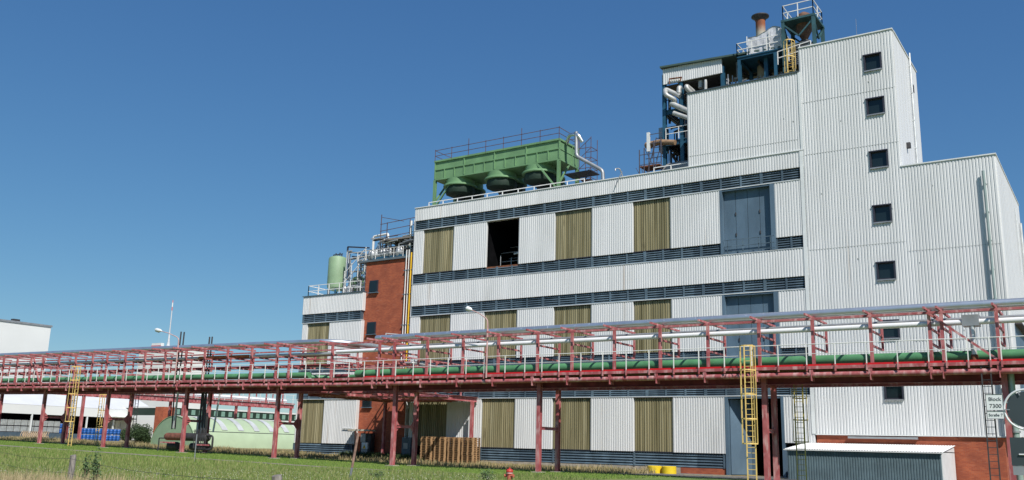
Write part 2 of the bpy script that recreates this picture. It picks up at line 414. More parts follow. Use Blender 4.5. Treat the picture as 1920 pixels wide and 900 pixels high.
lf = MB().add([(-24.35, FY+.2, .05), (-23.3, FY+1.6, .05), (-23.3, FY+1.6, 5.4), (-24.35, FY+.2, 5.4), (-24.40, FY+.25, .05), (-23.35, FY+1.65, .05), (-23.35, FY+1.65, 5.4), (-24.40, FY+.25, 5.4)],
    [(0,1,2,3),(7,6,5,4),(0,4,5,1),(3,2,6,7),(0,3,7,4),(1,5,6,2)])
lf.box(-24.30, -23.05, FY+1.75, FY+1.8, .05, 2.1); lf.build('door_leaf', BLUE2, d)
MB().box(-24.25, -23.1, FY+1.7, FY+1.74, 2.2, 3.4).build('door_glazing', GLASS, d)
MB().tube([(-21.25, FY+.8, 0), (-21.25, FY+.8, 5.4)], .18, 12).build('inner_pipe', ALU, fac)
# open bay: pipes and frames in the dark
ob = MB()
for k in range(16):
    x = rnd.uniform(-46.1, -43.1); y = rnd.uniform(67.2, 73); z = rnd.uniform(17.1, 19.6)
    if k % 2: ob.tube([(x, y, 17), (x, y, z+.8)], .04, 6)
    else: ob.tube([(-46.2, y, z), (-43, y, z)], .045, 6)
ob.build('inner_pipework', GALV, fac)
MB().tube([(-44.3, 67.3, 18.35), (-43.2, 67.3, 18.5)], .09, 8).tube([(-46.2, 67.1, 17.1), (-43.0, 67.1, 17.25)], .06, 8).build('inner_tube', RAIL, fac)
MB().box(-46.35, -42.95, FY+.0, FY+.12, 16.9, 17.1).build('sill_rail', RUST, fac)
# tower front, split around the windows
WZ = [29.27, 25.92, 21.97, 18.02, 13.99, 9.97, 5.9]
zt = MB().sheet(XC, -13.48, 3.0, 31.5, FY-.12, .2, .036, .2).sheet(-12.32, XT, 3.0, 31.5, FY-.12, .2, .036, .2)
zb = 3.0
for zc in sorted(WZ)+[None]:
    top = (zc-.62) if zc else 31.5
    zt.sheet(-13.48, -12.32, zb, top, FY-.12, .2, .036, .2)
    if zc: zb = zc+.62
zt.build('tower_cladding', WHITE, fac)
for zc in WZ:
    fr = MB().box(-13.5, -13.40, FY-.20, FY+.1, zc-.62, zc+.62).box(-12.38, -12.30, FY-.20, FY+.1, zc-.62, zc+.62).box(-13.55, -12.28, FY-.24, FY+.1, zc+.56, zc+.64)
    fr.box(-13.4, -12.38, FY-.02, FY+.05, zc-.58, zc-.5).box(-13.4, -12.38, FY-.02, FY+.05, zc+.48, zc+.56)
    wn = fr.build('window', BFRAME, fac)
    MB().box(-13.4, -12.38, FY+.02, FY+.06, zc-.5, zc+.48).build('pane', GLASS, wn)
    MB().box(-13.5, -12.3, FY-.24, FY+.1, zc-.68, zc-.6).build('sill', GALV, wn)
clad(XT, XD, 3.0, 21.2, name="side_block_front", depth=.036)
fl = MB().box(XC, XT+.08, FY-.18, FY+.4, 31.5, 31.58).box(XT+.0, XT+.1, FY+.4, 75, 31.5, 31.58)
fl.box(XT, XD+.1, FY-.18, FY+.4, 21.2, 21.28).box(XD, XD+.1, FY+.4, 81, 21.2, 21.28).box(XC-.25, XC+.0, FY-.16, FY-.11, 3, 23.4).box(XC-.12, XC+.06, FY-.165, FY-.118, 23.5, 29.6)
fl.box(XC, XD+.02, FY-.17, FY+.1, 2.93, 2.995)
fl.build('edge_flashing', TRIM, fac)
lj = MB()
for z in (10.2, 15.9, 23.05, 27.1): lj.box(XC+.05, XT-.02, FY-.125, FY-.10, z, z+.02)
for z in (9.1, 15.2): lj.box(XT+.05, XD-.02, FY-.125, FY-.10, z, z+.02)
lj.box(XB+.02, XC-.3, FY-.125, FY-.10, 24.35, 24.37)
for k in range(26):
    x = rnd.uniform(XB, XD); z = rnd.uniform(4, 22 if x > XT else 28 if x > XC else 29)
    if x < XC and z < 24: continue
    lj.box(x, x+.05, FY-.14, FY-.10, z, z+.09)
lj.build('lap_joint', mat('joint_grey', (.42, .43, .42), .7), fac)
MB().box(XC+.02, XD-.9, FY+.0, 80.8, 0, 2.92).build('brick_plinth', BRICK, fac)
dp = MB().tube([(-6.42, FY-.36, 20.1), (-6.36, FY-.36, 3.05)], .09, 10)
for z in np.arange(4, 20, 1.9): dp.box(-6.5, -6.3, FY-.38, FY-.1, z, z+.05)
dp.build('downpipe', mat('grey_green_downpipe', (.26, .33, .32), .5), fac)
dp = MB().tube([(XT+.16, 71.8, 31.9), (XT+.16, 71.8, 21.3)], .07, 8)
for z in np.arange(22, 31.5, 2.2): dp.box(XT, XT+.2, 71.72, 71.88, z, z+.08)
dp.build('downpipe', ALU, fac)
dp = MB().tube([(XD+.2, 79.3, 19.4), (XD+.2, 79.3, 3)], .09, 8).tube([(XD+.16, 76.2, 19.9), (XD+.16, 76.2, 15)], .04, 6)
dp.build('downpipe', ALU, fac)
MB().box(XT+.05, XT+.3, 68.4, 68.7, 23.3, 23.7).build('vent_hood', DARK, fac)
MB().box(XT+.03, XT+.07, 73.0, 73.35, 29.2, 29.8).build('vent_slot', DARK, fac)
sd = MB().box(XD+.0, XD+.09, 68.0, 78, 4.6, 10.25).build('side_door', BLUE2, fac)
MB().box(XD+.09, XD+.5, 68.0, 78, 10.2, 10.3).build('door_canopy', DARK, sd)
# wall light / horizontal box on the plinth by the shed
MB().box(-16.0, -11.6, FY-.22, FY-.02, 2.72, 2.86).build('cable_tray', GALV, fac)

# ---------------------------------------------------------------- brick stair tower and low wing
br = thing('brick_stair_tower', 'red brick stair tower with small dark windows between the white wings', 'brick tower', (-58, 66.35, 0))
MB().box(-60.95, XA-.06, 66.35, 78, 0, 18.85).build('wall', BRICK, br)
MB().box(-61.9, XA-.06, 66.15, 78.1, 18.85, 19.05).build('roof_edge', mat('lead_grey', (.12, .15, .17), .6), br)
for zc in (16.4, 12.36, 5.5):
    wn = MB().box(-60.3, -59.25, 66.22, 66.34, zc-.58, zc+.58).build('window', BFRAME, br)
    MB().box(-60.2, -59.35, 66.18, 66.215, zc-.5, zc+.5).build('pane', GLASS, wn)
    MB().box(-60.4, -59.15, 66.1, 66.34, zc-.66, zc-.59).build('sill', BLUE, wn)
pp = MB()
for x, M in ((-55.75, 'a'), (-55.45, 'b')): pp.tube([(x, 66.15, 6), (x, 66.15, 19.6)], .05, 8)
pp.build('white_riser_pipe', RAIL, br)
MB().tube([(-55.15, 66.15, 6), (-55.15, 66.15, 19.3)], .08, 8).build('yellow_riser_pipe', YELP, br)
pp = MB()
for z in (9, 12.4, 15.3, 17.6): pp.box(-56, -54.8, 66.1, 66.33, z, z+.07)
pp.build('pipe_bracket', BLUE, br)
wg = thing('low_wing', 'low white corrugated wing with olive sheet bay left of the brick tower', 'factory wing', (-65, 66, 0))
MB().box(-68.8, -60.96, 66.35, 80, .2, 15.85).build('wall', SIDE, wg)
for z0, z1 in ((14.1, 15.9),): MB().sheet(-68.85, -60.75, z0, z1, 65.88, .2, .045, .4).build('parapet_panel', WHITE, wg)
for z0, z1 in ((9, 13.15), (1.5, 5.62)):
    MB().sheet(-68.7, -68.0, z0, z1, 65.88, .2, .045, .4).build('cladding_panel', WHITE, wg)
    MB().sheet(-67.98, -65.0, z0, z1, 66.02, .2, .07, .3).build('translucent_panel', OLIVE, wg)
    MB().sheet(-64.98, -60.75, z0, z1, 65.88, .2, .045, .4).build('cladding_panel', WHITE, wg)
MB().sheet(-68.7, -60.75, 6.4, 8.2, 65.88, .2, .045, .4).build('spandrel_panel', WHITE, wg)
for z0, z1 in ((13.2, 14.08), (8.25, 8.98), (5.68, 6.38)): louvre(wg, -68.7, -60.95, z0, z1)
louvre(wg, -68.7, -61.1, .5, 1.45, 7.6, 5)
fl = MB().box(-68.9, -60.7, 65.8, 66.4, 15.9, 15.97)
fl.build('roof_flashing', BLUE, wg)
f2 = MB()
for z in (13.16, 5.63): f2.box(-68.75, -60.72, 65.83, 66.2, z, z+.045)
f2.build('flashing', TRIM, wg)
def railing(name, label, pts, h=1.05, M=RAIL, r=.028, step=1.5, mids=(.5,), par=None):
    """posts and rails following pts"""
    rl = MB()
    for a, b_ in zip(pts[:-1], pts[1:]):
        a = Vector(a); b_ = Vector(b_)
        for k in (1,)+tuple(mids): rl.bar(a+Vector((0, 0, h*k)), b_+Vector((0, 0, h*k)), r*2)
        n_ = max(1, round((b_-a).length/step))
        for i in range(n_+1):
            p = a.lerp(b_, i/n_); rl.bar(p, p+Vector((0, 0, h)), r*2.2)
    if par is not None: return rl.build('guard_rail', M, par)
    return tag(rl.build(name, M, None, tuple(pts[0])), label, 'railing')
railing('roof_railing', 'white tubular railing round the green tanks on the low wing roof', [(-68.6, 69, 15.97), (-68.6, 66.3, 15.97), (-61.5, 66.3, 15.97)], 1.12)

# ---------------------------------------------------------------- pipe rack
def zr(x): return .0078*max(0., -50.-x)
def P(x, y, z): return (x, y, z+zr(x))
rk = thing('pipe_rack', 'long faded red steel pipe rack on paired columns crossing in front of the factory', 'pipe rack', (-40, 53.5, 0))
XL, XR, XK = -106., 7., -50.
STX = [-47.17, -45.86, -45.34, -44.12, -42.49, -40.94, -39.38, -37.82, -36.3, -34.6, -33.03, -31.71, -30.42, -28.81, -27.25, -25.62, -24.08, -22.47, -20.88, -19.31, -17.69, -16.16, -14.58, -13.05, -11.41, -9.85, -8.34, -7.5, -6.49, -5.49, -4.99, -3.4, -1.8, -.2, 1.4, 3.0, 4.6]+[-48.7-1.52*k for k in range(38)]
SEG = [(XL, XK), (XK, XR)]
mid = []
for (a, b_) in SEG:
    q = MB(); q.box(0, 0, 0, 0, 0, 0) if False else None
    q.tube([P(a, 51.98, 5.88), P(b_, 51.98, 5.88)], .15, 12)
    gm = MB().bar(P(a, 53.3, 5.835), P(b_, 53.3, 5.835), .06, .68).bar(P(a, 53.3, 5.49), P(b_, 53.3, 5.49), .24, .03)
    q.ibeam(P(a, 55.2, 5.65), P(b_, 55.2, 5.65), .25, .45, .02)
    q.bar(P(a, 53.9, 5.75), P(b_, 53.9, 5.75), .15, .2)
    q.build('main_beam', RACK, rk); gm.build('girder', mat('shade_darkened_girder_red', (.20, .03, .045), .7, var=.3), rk)  # girder red darkened in its colour to stand for shade under the deck
    q = MB().bar(P(a, 51.86, 6.27), P(b_, 51.86, 6.27), .08, .17)
    for x in ([v for v in STX if a <= v <= b_]): q.bar(P(x, 51.77, 6.06), P(x, 51.77, 6.40), .08, .07)
    q.build('walkway_channel', RACK, rk)
    q = MB().bar(P(a, 52.0, 8.98), P(b_, 52.0, 8.98), .08, .13).bar(P(a, 55.35, 8.95), P(b_, 55.35, 8.95), .08, .12)
    if b_ < 0: q.bar(P(a, 55.3, 8.2), P(b_, 55.3, 8.2), .07, .09)
    q.build('top_beam', RACK, rk)
MB().bar(P(-47.3, 51.93, 6.41), P(XR, 51.93, 6.41), .03, .10).build('toe_board', RED, rk)
dk = MB()
for (a, b_) in SEG: dk.bar(P(a, 52.65, 6.2), P(b_, 52.65, 6.2), 1.5, .03)
dk.build('walkway_grating', mat('grating', (.16, .06, .06), .8), rk)
# uprights with three cantilever arms each
UP = [-106.0, -102.6, -98.62, -95.95, -93.35, -91.21, -88.37, -85.54, -82.72, -80.41, -77.59, -74.63, -71.71, -68.83, -66.33, -63.37, -60.37, -57.37, -55.9, -51.22,
      -46.4, -44.95, -41.85, -38.65, -35.65, -32.5, -29.87, -26.8, -23.65, -20.57, -17.45, -14.38, -11.27, -8.3, -7.71, -5.13, -2.0, 1.2, 4.4]
for x in UP:
    z = zr(x)
    q = MB().ibeam((x, 52.5, 6.0+z), (x, 52.5, 9.05+z), .16, .16, .02, (0, 1, 0)); q.build('upright', RACK, rk)
    q = MB().bar((x, 51.05, 9.13+z), (x, 55.5, 9.13+z), .10, .12)
    for h in (8.25, 7.45): q.bar((x, 52.5, h+z), (x, 55.4, h+z), .09, .11)
    q.bar((x, 55.35, 7.4+z), (x, 55.35, 9.0+z), .12, .12)
    q.bar((x, 51.95, 5.98+z), (x, 55.2, 5.98+z), .12, .16)
    q.build('arm_frame', RACK, rk)
    q = MB().box(x-.10, x+.10, 51.84, 52.38, 5.92+z, 6.15+z).box(x-.02, x+.02, 51.8, 52.38, 5.55+z, 5.92+z); q.build('bracket', RACK, rk)
for (xa, za, xb, zb_) in ((-8.3, 9.0, -5.25, 6.5), (-92.8, 9.0, -91.3, 6.5)):
    MB().bar(P(xa, 52.38, za), P(xb, 52.38, zb_), .12, .12).build('diagonal_brace', RACK, rk)
# columns
for i, x in enumerate([-103.2, -90.6, -80.0, -68.6, -57.2, -44.9, -32.5, -17.35, -5.05, 7.0]):
    for y in (52.85, 55.3):
        g0 = gz(x, y); yy = y
        if i == 7 and y > 54: yy = 54.5
        q = MB().ibeam((x, yy, g0+.08), (x, yy, (5.5 if y > 54 else 6.1)+zr(x)), .28, .28, .025, (0, 1, 0))
        q.box(x-.16, x+.16, yy-.16, yy+.16, 5.46+zr(x), 5.49+zr(x))
        cl = q.build('column', RACK, rk)
        MB().box(x-.36, x+.36, yy-.36, yy+.36, g0-.2, g0+.07).build('base_block', CONC, cl)
    z = 2.85+gz(x, 54)*.7; ye = 55.15 if i != 7 else 54.36
    q = MB().ibeam((x, 53.0, z), (x, ye, z), .16, .2, .02)
    for (ya, s) in ((53.0, 1), (ye, -1)):
        for (zz, t) in ((z+.1, 1), (z-.1, -1)):
            L_ = .42 if i < 6 else .2
            q.add([(x-.012, ya, zz), (x-.012, ya+s*L_, zz), (x-.012, ya, zz+t*L_), (x+.012, ya, zz), (x+.012, ya+s*L_, zz), (x+.012, ya, zz+t*L_)],
                  [(0,1,2),(5,4,3),(0,3,4,1),(1,4,5,2),(2,5,3,0)])
    q.build('column_tie', RACK, rk)
# handrail: rails, with each stanchion its own sub-part
ST = [-47.17, -45.86, -45.34, -44.12, -42.49, -40.94, -39.38, -37.82, -36.3, -34.6, -33.03, -31.71, -30.42, -28.81, -27.25, -25.62, -24.08, -22.47, -20.88, -19.31, -17.69, -16.16, -14.58, -13.05, -11.41, -9.85, -8.34, -7.5, -6.49, -5.49, -4.99, -3.4, -1.8, -.2, 1.4, 3.0, 4.6]
x = -48.7
STL = []
while x > XL: STL.append(x); x -= 1.52
for seg, sts in (((XL, XK), STL), ((XK, XR), ST)):
    hr = MB().tube([P(seg[0], 51.78, 7.55), P(seg[1], 51.78, 7.55)], .026, 6).tube([P(seg[0], 51.78, 7.02), P(seg[1], 51.78, 7.02)], .018, 6).build('handrail', RAIL, rk)
    for x in sts:
        MB().bar(P(x, 51.78, 6.42), P(x, 51.78, 7.55), .05, .05).build('stanchion', RAIL, hr)
    bk = MB().tube([P(seg[0], 55.5, 7.15), P(seg[1], 55.5, 7.15)], .02, 6)
    bk.build('rear_handrail', DARK, rk)

# pipes lying on the rack
def pipe(name, label, pts, r, M, n=14, bend=0., bands=0, bandM=None, cat='pipe', group=None):
    mb = MB().tube(pts, r, n, bend=bend)
    if bands:
        a, b_ = Vector(pts[0]), Vector(pts[1]); L_ = (b_-a).length; d_ = (b_-a).normalized(); k = bands*.5
        while k < L_:
            p = a+d_*k; mb.tube([p-d_*.02, p+d_*.02], r*1.02, n); k += bands
    o = mb.build(name, M, None, tuple(pts[0])); tag(o, label, cat, group)
    return o
TOPM = mat('pale_sheet_pipe_jacket', (.60, .64, .68), .42, .85, var=.08, scale=1.2)
pipe('insulated_pipe', 'fat silver insulated pipe on top of the rack, front run of the right half', [P(-47.2, 53.0, 9.40), (XR, 53.0, 9.42)], .215, TOPM, 16, bands=1.05, bandM=ALU)
pipe('insulated_pipe', 'dull silver pipe behind the fat front pipe on top of the rack', [P(-47.0, 53.6, 9.30), (XR, 53.6, 9.30)], .20, ALU, 14, bands=1.6)
pipe('insulated_pipe', 'shiny silver top pipe of the left half of the rack, turning at its right end', [P(XL, 52.9, 9.42), P(-52.4, 52.9, 9.34), P(-50.9, 54.4, 9.30), P(-50.6, 60, 9.3)], .21, TOPM, 16, bend=1.0)
pipe('insulated_pipe', 'dull silver pipe behind the top pipe on the left half of the rack', [P(XL, 53.5, 9.28), P(-52.9, 53.5, 9.28), P(-52.2, 60, 9.28)], .17, ALU, 12, bend=.8)
pipe('insulated_pipe', 'long smooth white pipe at mid height along the right half of the rack', [(-51.0, 52.74, 8.47), (XR, 52.74, 8.49)], .145, mat('white_pipe_jacket', (.80, .80, .82), .35, 0., var=.04), 14, bands=3.1)
pipe('insulated_pipe', 'thin grey pipe under the top arms at the back of the rack', [P(-47, 54.6, 8.9), (XR, 54.6, 8.9)], .10, GALV, 10)
pipe('steel_pipe', 'thick green pipe at walkway level along the right half of the rack', [P(-49.0, 53.0, 6.77), (XR, 53.0, 6.77)], .275, GREEN, 18)
pipe('steel_pipe', 'thick green pipe at walkway level along the left half of the rack', [P(XL, 53.0, 6.72), P(-54.0, 53.0, 6.72)], .24, GREEN, 16)
pipe('steel_pipe', 'green pipe crossing at an angle in the tangle where the two rack halves meet', [P(-54.0, 53.2, 6.6), P(-52.6, 54.5, 6.62), P(-49.3, 54.2, 6.7)], .16, GREEN, 12, bend=.4)
pipe('insulated_pipe', 'silver mid height pipe along the far left half of the rack', [P(XL, 53.4, 8.42), P(-68.2, 53.4, 8.42)], .13, ALU, 12, bands=2)
pipe('insulated_pipe', 'silver mid height pipe between the orange pipe and the factory', [P(-61.6, 53.4, 8.42), P(-52.0, 53.4, 8.42)], .13, ALU, 12, bands=2)
pipe('rusty_pipe', 'rusty orange length of pipe at mid height on the left half of the rack', [P(-68.1, 53.35, 8.45), P(-61.7, 53.35, 8.45)], .12, ORANGE, 12)
for y, z, r_, M, lb in ((54.2, 8.38, .07, DRED, 'thin dark red pipe beside the silver mid height pipe on the rack left half'),
                       (54.6, 7.62, .08, DRED, 'dark red pipe on the lower arms of the rack left half'),
                       (53.6, 7.58, .05, DRED, 'slim dark red pipe nearest the handrail on the rack left half'),
                       (55.0, 7.6, .09, ALU, 'silver pipe at the back of the lower arms, rack left half'),
                       (54.3, 6.75, .14, DRED, 'dark red pipe at deck level behind the green pipe, rack left half')):
    pipe('process_pipe', lb, [P(XL, y, z), P(-51, y, z)], r_, M, 8)
pipe('process_pipe', 'thin dark pipe on the lower arms behind the green pipe, rack right half', [P(-50, 54.9, 7.12), (XR, 54.9, 7.12)], .04, DARK, 8)
# silver down leg with box at the right end
dr = thing('pipe_drop', 'silver vertical pipe leg with square box head near the right end of the rack', 'pipe', (-6.3, 53.0, 6.9))
MB().tube([(-6.3, 52.7, 8.6), (-6.3, 52.7, 6.75)], .13, 12).build('leg_pipe', ALU, dr)
MB().box(-6.75, -5.95, 52.55, 53.3, 8.28, 8.85).build('box', GALV, dr)
MB().tube([(-6.3, 52.7, 6.5), (-6.3, 52.7, 6.8)], .17, 12).build('flange', RUST, dr)
vp = thing('vent_pipe', 'tall grey green vertical pipe beside the last column at the right edge', 'pipe', (-4.78, 53, 0))
MB().tube([(-4.78, 53.0, 6.0), (-4.78, 53.0, 0)], .17, 14).build('stem', mat('grey_green_pipe', (.34, .42, .38), .4, .3), vp)
MB().tube([(-4.78, 53.0, 3.0), (-4.78, 53.0, 2.9)], .23, 14).build('flange', GALV, vp)
# tangle of pipework where the branch leaves towards the factory
r2 = random.Random(3)
bk = thing('branch_rack', 'short red side rack carrying tangled pipes from the main rack to the factory wall', 'pipe rack', (-51, 60, 5))
q = MB()
for x in (-56.5, -52.3, -49.5, -46.8): q.ibeam((x, 55.4, 5.45), (x, 65.8, 5.45), .2, .35, .02)
for y in (56.5, 58.5, 60.5, 62.5, 64.5): q.bar((-56.5, y, 5.35), (-46.8, y, 5.35), .12, .16)
q.build('beam', RACK, bk)
MB().box(-56.4, -46.6, 62.2, 65.7, 5.64, 5.68).box(-56.4, -53, 55.6, 62.2, 5.64, 5.68).build('deck', mat('grating', (.16, .06, .06), .8), bk)
for (x, y) in ((-46.6, 64.9), (-56.3, 64.9)):
    MB().ibeam((x, y, 0), (x, y, 5.28), .24, .24, .02, (0, 1, 0)).build('column', RACK, bk)
q = MB()
for x in (-55.5, -52.6, -49.9, -47.2):
    for y in (57, 60.5, 64): q.bar((x, y, 5.68), (x, y, 8.3), .11).bar
for x in (-55.5, -52.6, -49.9, -47.2):
    for z in (6.9, 7.7, 8.3): q.bar((x, 56.0, z), (x, 65.2, z), .09)
for y in (57, 60.5, 64):
    for z in (6.9, 7.7): q.bar((-55.8, y, z), (-46.9, y, z), .09)
q.build('frame', RACK, bk)
q = MB(); q3 = MB()
for k in range(26):
    x = r2.uniform(-55.6, -47.2); z = r2.choice((6.0, 6.3, 7.02, 7.2, 7.82, 8.0)); y0 = r2.uniform(55.9, 58); y1 = r2.uniform(60, 65.6)
    (q if k % 3 else q3).tube([(x, y0, z), (x, y1, z), (x+r2.uniform(-1, 1), y1, z)] if k % 2 else [(x, y0, z), (x+r2.uniform(-2.5, 2.5), y0, z), (x+.2, y1, z)], r2.uniform(.03, .08), 8, bend=.2)
q.build('red_pipework', DRED, bk); q3.build('silver_pipework', ALU, bk)
q = MB()
for k in range(9):
    x = -50.3+k*.42; q.tube([(x, 56.2, 6.9+.2*(k % 3)), (x+.25, 56.3, 7.35)], .045, 6)
q.build('white_valve_stem', RAIL, bk)
railing('catwalk_railing', 'white railing of the catwalk at the foot of the riser pipes', [(-56.6, 64.8, 10.65), (-52.5, 64.8, 10.2)], .9, step=2.2, mids=())
pipe('red_strut', 'pink red channel sticking out under the rack near the pallets', [(-48.2, 57.5, 5.28), (-43.6, 57.5, 5.22)], .14, RACK, 4, cat='steel beam')

# ---------------------------------------------------------------- second rack
R2X = -99.5
r2t = thing('rear_pipe_rack', 'lower red pipe rack behind, carrying a fat white pipe away from the main rack', 'pipe rack', (R2X, 75, 0))
ya, yb = 56.0, 94.0
q = MB().ibeam((R2X+1, ya, 6.35), (R2X+1, yb, 6.35), .25, .5, .02).ibeam((R2X-1.6, ya, 6.35), (R2X-1.6, yb, 6.35), .25, .5, .02).bar((R2X+1.15, ya, 6.72), (R2X+1.15, yb, 6.72), .08, .16)
q.bar((R2X+.8, ya, 8.9), (R2X+.8, yb, 8.9), .08, .12).bar((R2X-1.2, ya, 8.9), (R2X-1.2, yb, 8.9), .08, .12).bar((R2X-1.2, ya, 8.1), (R2X-1.2, yb, 8.1), .08, .12)
q.build('main_beam', RACK, r2t)
hr = MB().tube([(R2X+1.3, ya, 7.9), (R2X+1.3, yb, 7.9)], .03, 6).tube([(R2X+1.3, ya, 7.35), (R2X+1.3, yb, 7.35)], .02, 6).build('handrail', RAIL, r2t)
for y in np.arange(ya, yb+.1, 3.0):
    MB().ibeam((R2X+.8, y, 6.6), (R2X+.8, y, 8.95), .15, .15, .02, (0, 1, 0)).bar((R2X-1.3, y, 8.85), (R2X+1.2, y, 8.85), .1).bar((R2X-1.3, y, 8.1), (R2X+.8, y, 8.1), .1).bar((R2X-1.2, y, 6.5), (R2X-1.2, y, 8.9), .12).build('upright_frame', RACK, r2t)
for y in np.arange(ya, yb+.1, 1.5): MB().bar((R2X+1.3, y, 6.6), (R2X+1.3, y, 7.9), .05).build('stanchion', RAIL, hr)
for y in (62, 75.5, 86, 93.5):
    for x in (R2X+1, R2X-1.6):
        MB().ibeam((x, y, gz(x, y)), (x, y, 6.1), .28, .28, .025, (0, 1, 0)).build('column', RACK, r2t)
pipe('insulated_pipe', 'fat white pipe lying on the rear pipe rack', [(R2X+.3, ya, 7.0), (R2X+.3, yb-1, 7.0)], .34, mat('white_pipe_jacket', (.76, .77, .80)), 14, bands=2)

# ---------------------------------------------------------------- ladders
def ladder(name, label, x, y, z0, z1, M, cage=None, out=-1, w=.5, steps=.3, group=None):
    t = thing(name, label, 'ladder', (x, y, z0), group)
    q = MB().bar((x-w/2, y, z0), (x-w/2, y, z1), .06, .05).bar((x+w/2, y, z0), (x+w/2, y, z1), .06, .05)
    z = z0+.3
    while z < z1: q.bar((x-w/2, y, z), (x+w/2, y, z), .03); z += steps
    q.build('ladder_frame', M, t)
    if cage:
        q = MB(); R_ = .42; hoops = []
        z = cage[0]
        while z <= cage[1]+.01:
            pts = [(x-R_*math.cos(a), y+out*(.12+.62*math.sin(a)), z) for a in np.linspace(0, math.pi, 9)]
            for a, b_ in zip(pts[:-1], pts[1:]): q.bar(a, b_, .02, .07)
            z += (cage[1]-cage[0])/max(1, round((cage[1]-cage[0])/1.35))
        for a in np.linspace(0, math.pi, 5):
            xx, yy = x-R_*math.cos(a), y+out*(.12+.62*math.sin(a)); q.bar((xx, yy, cage[0]), (xx, yy, cage[1]), .045, .02)
        q.build('safety_cage', M, t)
    return t
ladder('caged_ladder', 'bright yellow caged ladder up the right half of the rack beside the door column', -17.75, 51.45, .1, 7.6, YEL, (2.1, 7.5))
ladder('caged_ladder', 'yellow caged ladder up the left half of the rack', -83.0, 51.4, .5, 8.1, YEL, (2.9, 8.0))
ladder('caged_ladder', 'dull olive caged ladder behind the column right of the open door', -16.1, 55.2, .1, 6.2, YELD, (2.3, 6.1), 1)
ladder('caged_ladder', 'dull yellow ladder behind the rack, just right of the front yellow one', at(186, 780, Y=58).x, 58.0, .7, 6.0, YEL, (2.6, 5.9), 1)
ladder('steel_ladder', 'dark steel ladder with cage hanging behind the rack near the bush', at(256, 760, Y=60).x, 60.0, 2.6, 6.9, DARK, (3.4, 6.8))
ladder('steel_ladder', 'dark steel ladder against the white hall, seen between the left rack columns', at(141, 760, Y=62).x, 62.0, 1.0, 7.0, DARK, (2.8, 6.8))
ladder('steel_ladder', 'thin dark ladder on the last column behind the block sign', -5.75, 51.9, .2, 6.2, DARK, None, steps=.33, w=.42)

# ---------------------------------------------------------------- lamps
def lamp(label, x, zt, reach, z0=6.1):
    t = thing('street_lamp', label, 'street lamp', P(x, 51.6, z0), 'street lamps mounted on the rack')
    MB().tube([P(x, 51.62, z0), P(x, 51.62, zt-1.15), P(x-.05, 51.6, zt-.75), P(x-reach*.45, 51.5, zt-.3), P(x-reach*.8, 51.42, zt-.08)], [.06, .05, .045, .035, .03], 8, bend=.3).build('pole', mat('lamp_pole_paint', (.52, .33, .31), .5, var=.3), t)
    b_ = Vector(P(x-reach*.74, 51.43, zt-.09)); e = Vector(P(x-reach*1.05, 51.38, zt+.08))
    MB().tube([b_, b_.lerp(e, .3), b_.lerp(e, .75), e], [.05, .15, .17, .06], 12).build('lamp_head', TRIM, t)
    MB().tube([b_.lerp(e, .4)+Vector((0, 0, -.10)), b_.lerp(e, .85)+Vector((0, 0, -.10))], [.11, .09], 8).build('lens', mat('lamp_lens', (.5, .47, .40), .2), t)
lamp('curved arm street lamp on the rack in front of the middle olive sheets', -36.0, 10.85, 1.65)
lamp('curved arm street lamp on the left half of the rack against the sky', -68.9, 10.85-zr(-68.9)+.1, 3.0)

# ---------------------------------------------------------------- roof cooler
ck = thing('air_cooler', 'green finned air cooler on legs with three round fan shrouds on the factory roof', 'air cooler', (-47.3, 69.7, 23.4))
CX0, CX1, CY0, CY1 = -54.3, -40.25, 68.0, 71.5
q = MB().box(CX0, CX1, CY0+.12, CY1-.12, 26.85, 28.55)
q.box(CX0-.1, CX1+.1, CY0-.02, CY1+.02, 28.55, 28.72).box(CX0-.05, CX1+.05, CY0+.03, CY1-.03, 27.74, 27.84).box(CX0-.05, CX1+.05, CY0+.05, CY1-.05, 26.72, 26.86)
for k in range(13):
    x = lerp(CX0, CX1, k/12)
    if k % 3 == 0: q.box(x-.05, x+.05, CY0+.02, CY0+.12, 26.86, 28.55)
    else: q.box(x-.04, x+.04, CY0+.03, CY0+.12, 26.86, 27.74)
for y in (CY0+.05, CY0+1.2, CY0+2.3, CY1-.1): q.box(CX1, CX1+.08, y, y+.08, 26.86, 28.55)
q.build('housing', COOL, ck)
for px_ in (864, 941, 1012):
    for (fy, k_) in ((69.35, 1.0), (71.0, .92)):
        x = at(px_, 330, Y=69.35).x
        sh = MB().lathe((x, fy, 0), [(1.2*k_, 26.75), (1.38*k_, 26.7), (1.38*k_, 26.2), (1.6*k_, 26.18), (1.66*k_, 26.12), (1.66*k_, 26.0), (1.5*k_, 25.98)], 28).build('fan_shroud', COOL, ck)
        MB().lathe((x, fy, 0), [(1.45*k_, 25.98), (1.52*k_, 25.65), (1.4*k_, 25.3), (1.0*k_, 25.2)], 9).build('fan_guard', DGREEN, sh)
        MB().tube([(x, fy, 24.8), (x, fy, 25.25)], .3, 10).tube([(x-.7, fy, 23.4), (x-.15, fy, 24.9)], .06, 6).tube([(x+.7, fy, 23.4), (x+.15, fy, 24.9)], .06, 6).build('fan_motor', DARK, sh)
for x in (CX0+.05, CX1-.05):
    s = 1 if x < -47 else -1
    for y in (CY0+.1, CY1-.1):
        q = MB().ibeam((x, y, 23.4), (x, y, 26.75), .26, .26, .025, (0, 1, 0)).box(x-.22, x+.22, y-.22, y+.22, 23.42, 23.5)
        q.bar((x+s*.1, y, 24.0), (x+s*2.3, y, 26.7), .14, .14)
        if y < 70: q.bar((x, y+.1, 24.6), (x, y+1.8, 26.7), .14, .14)
        q.build('leg', COOL, ck)
q = MB()
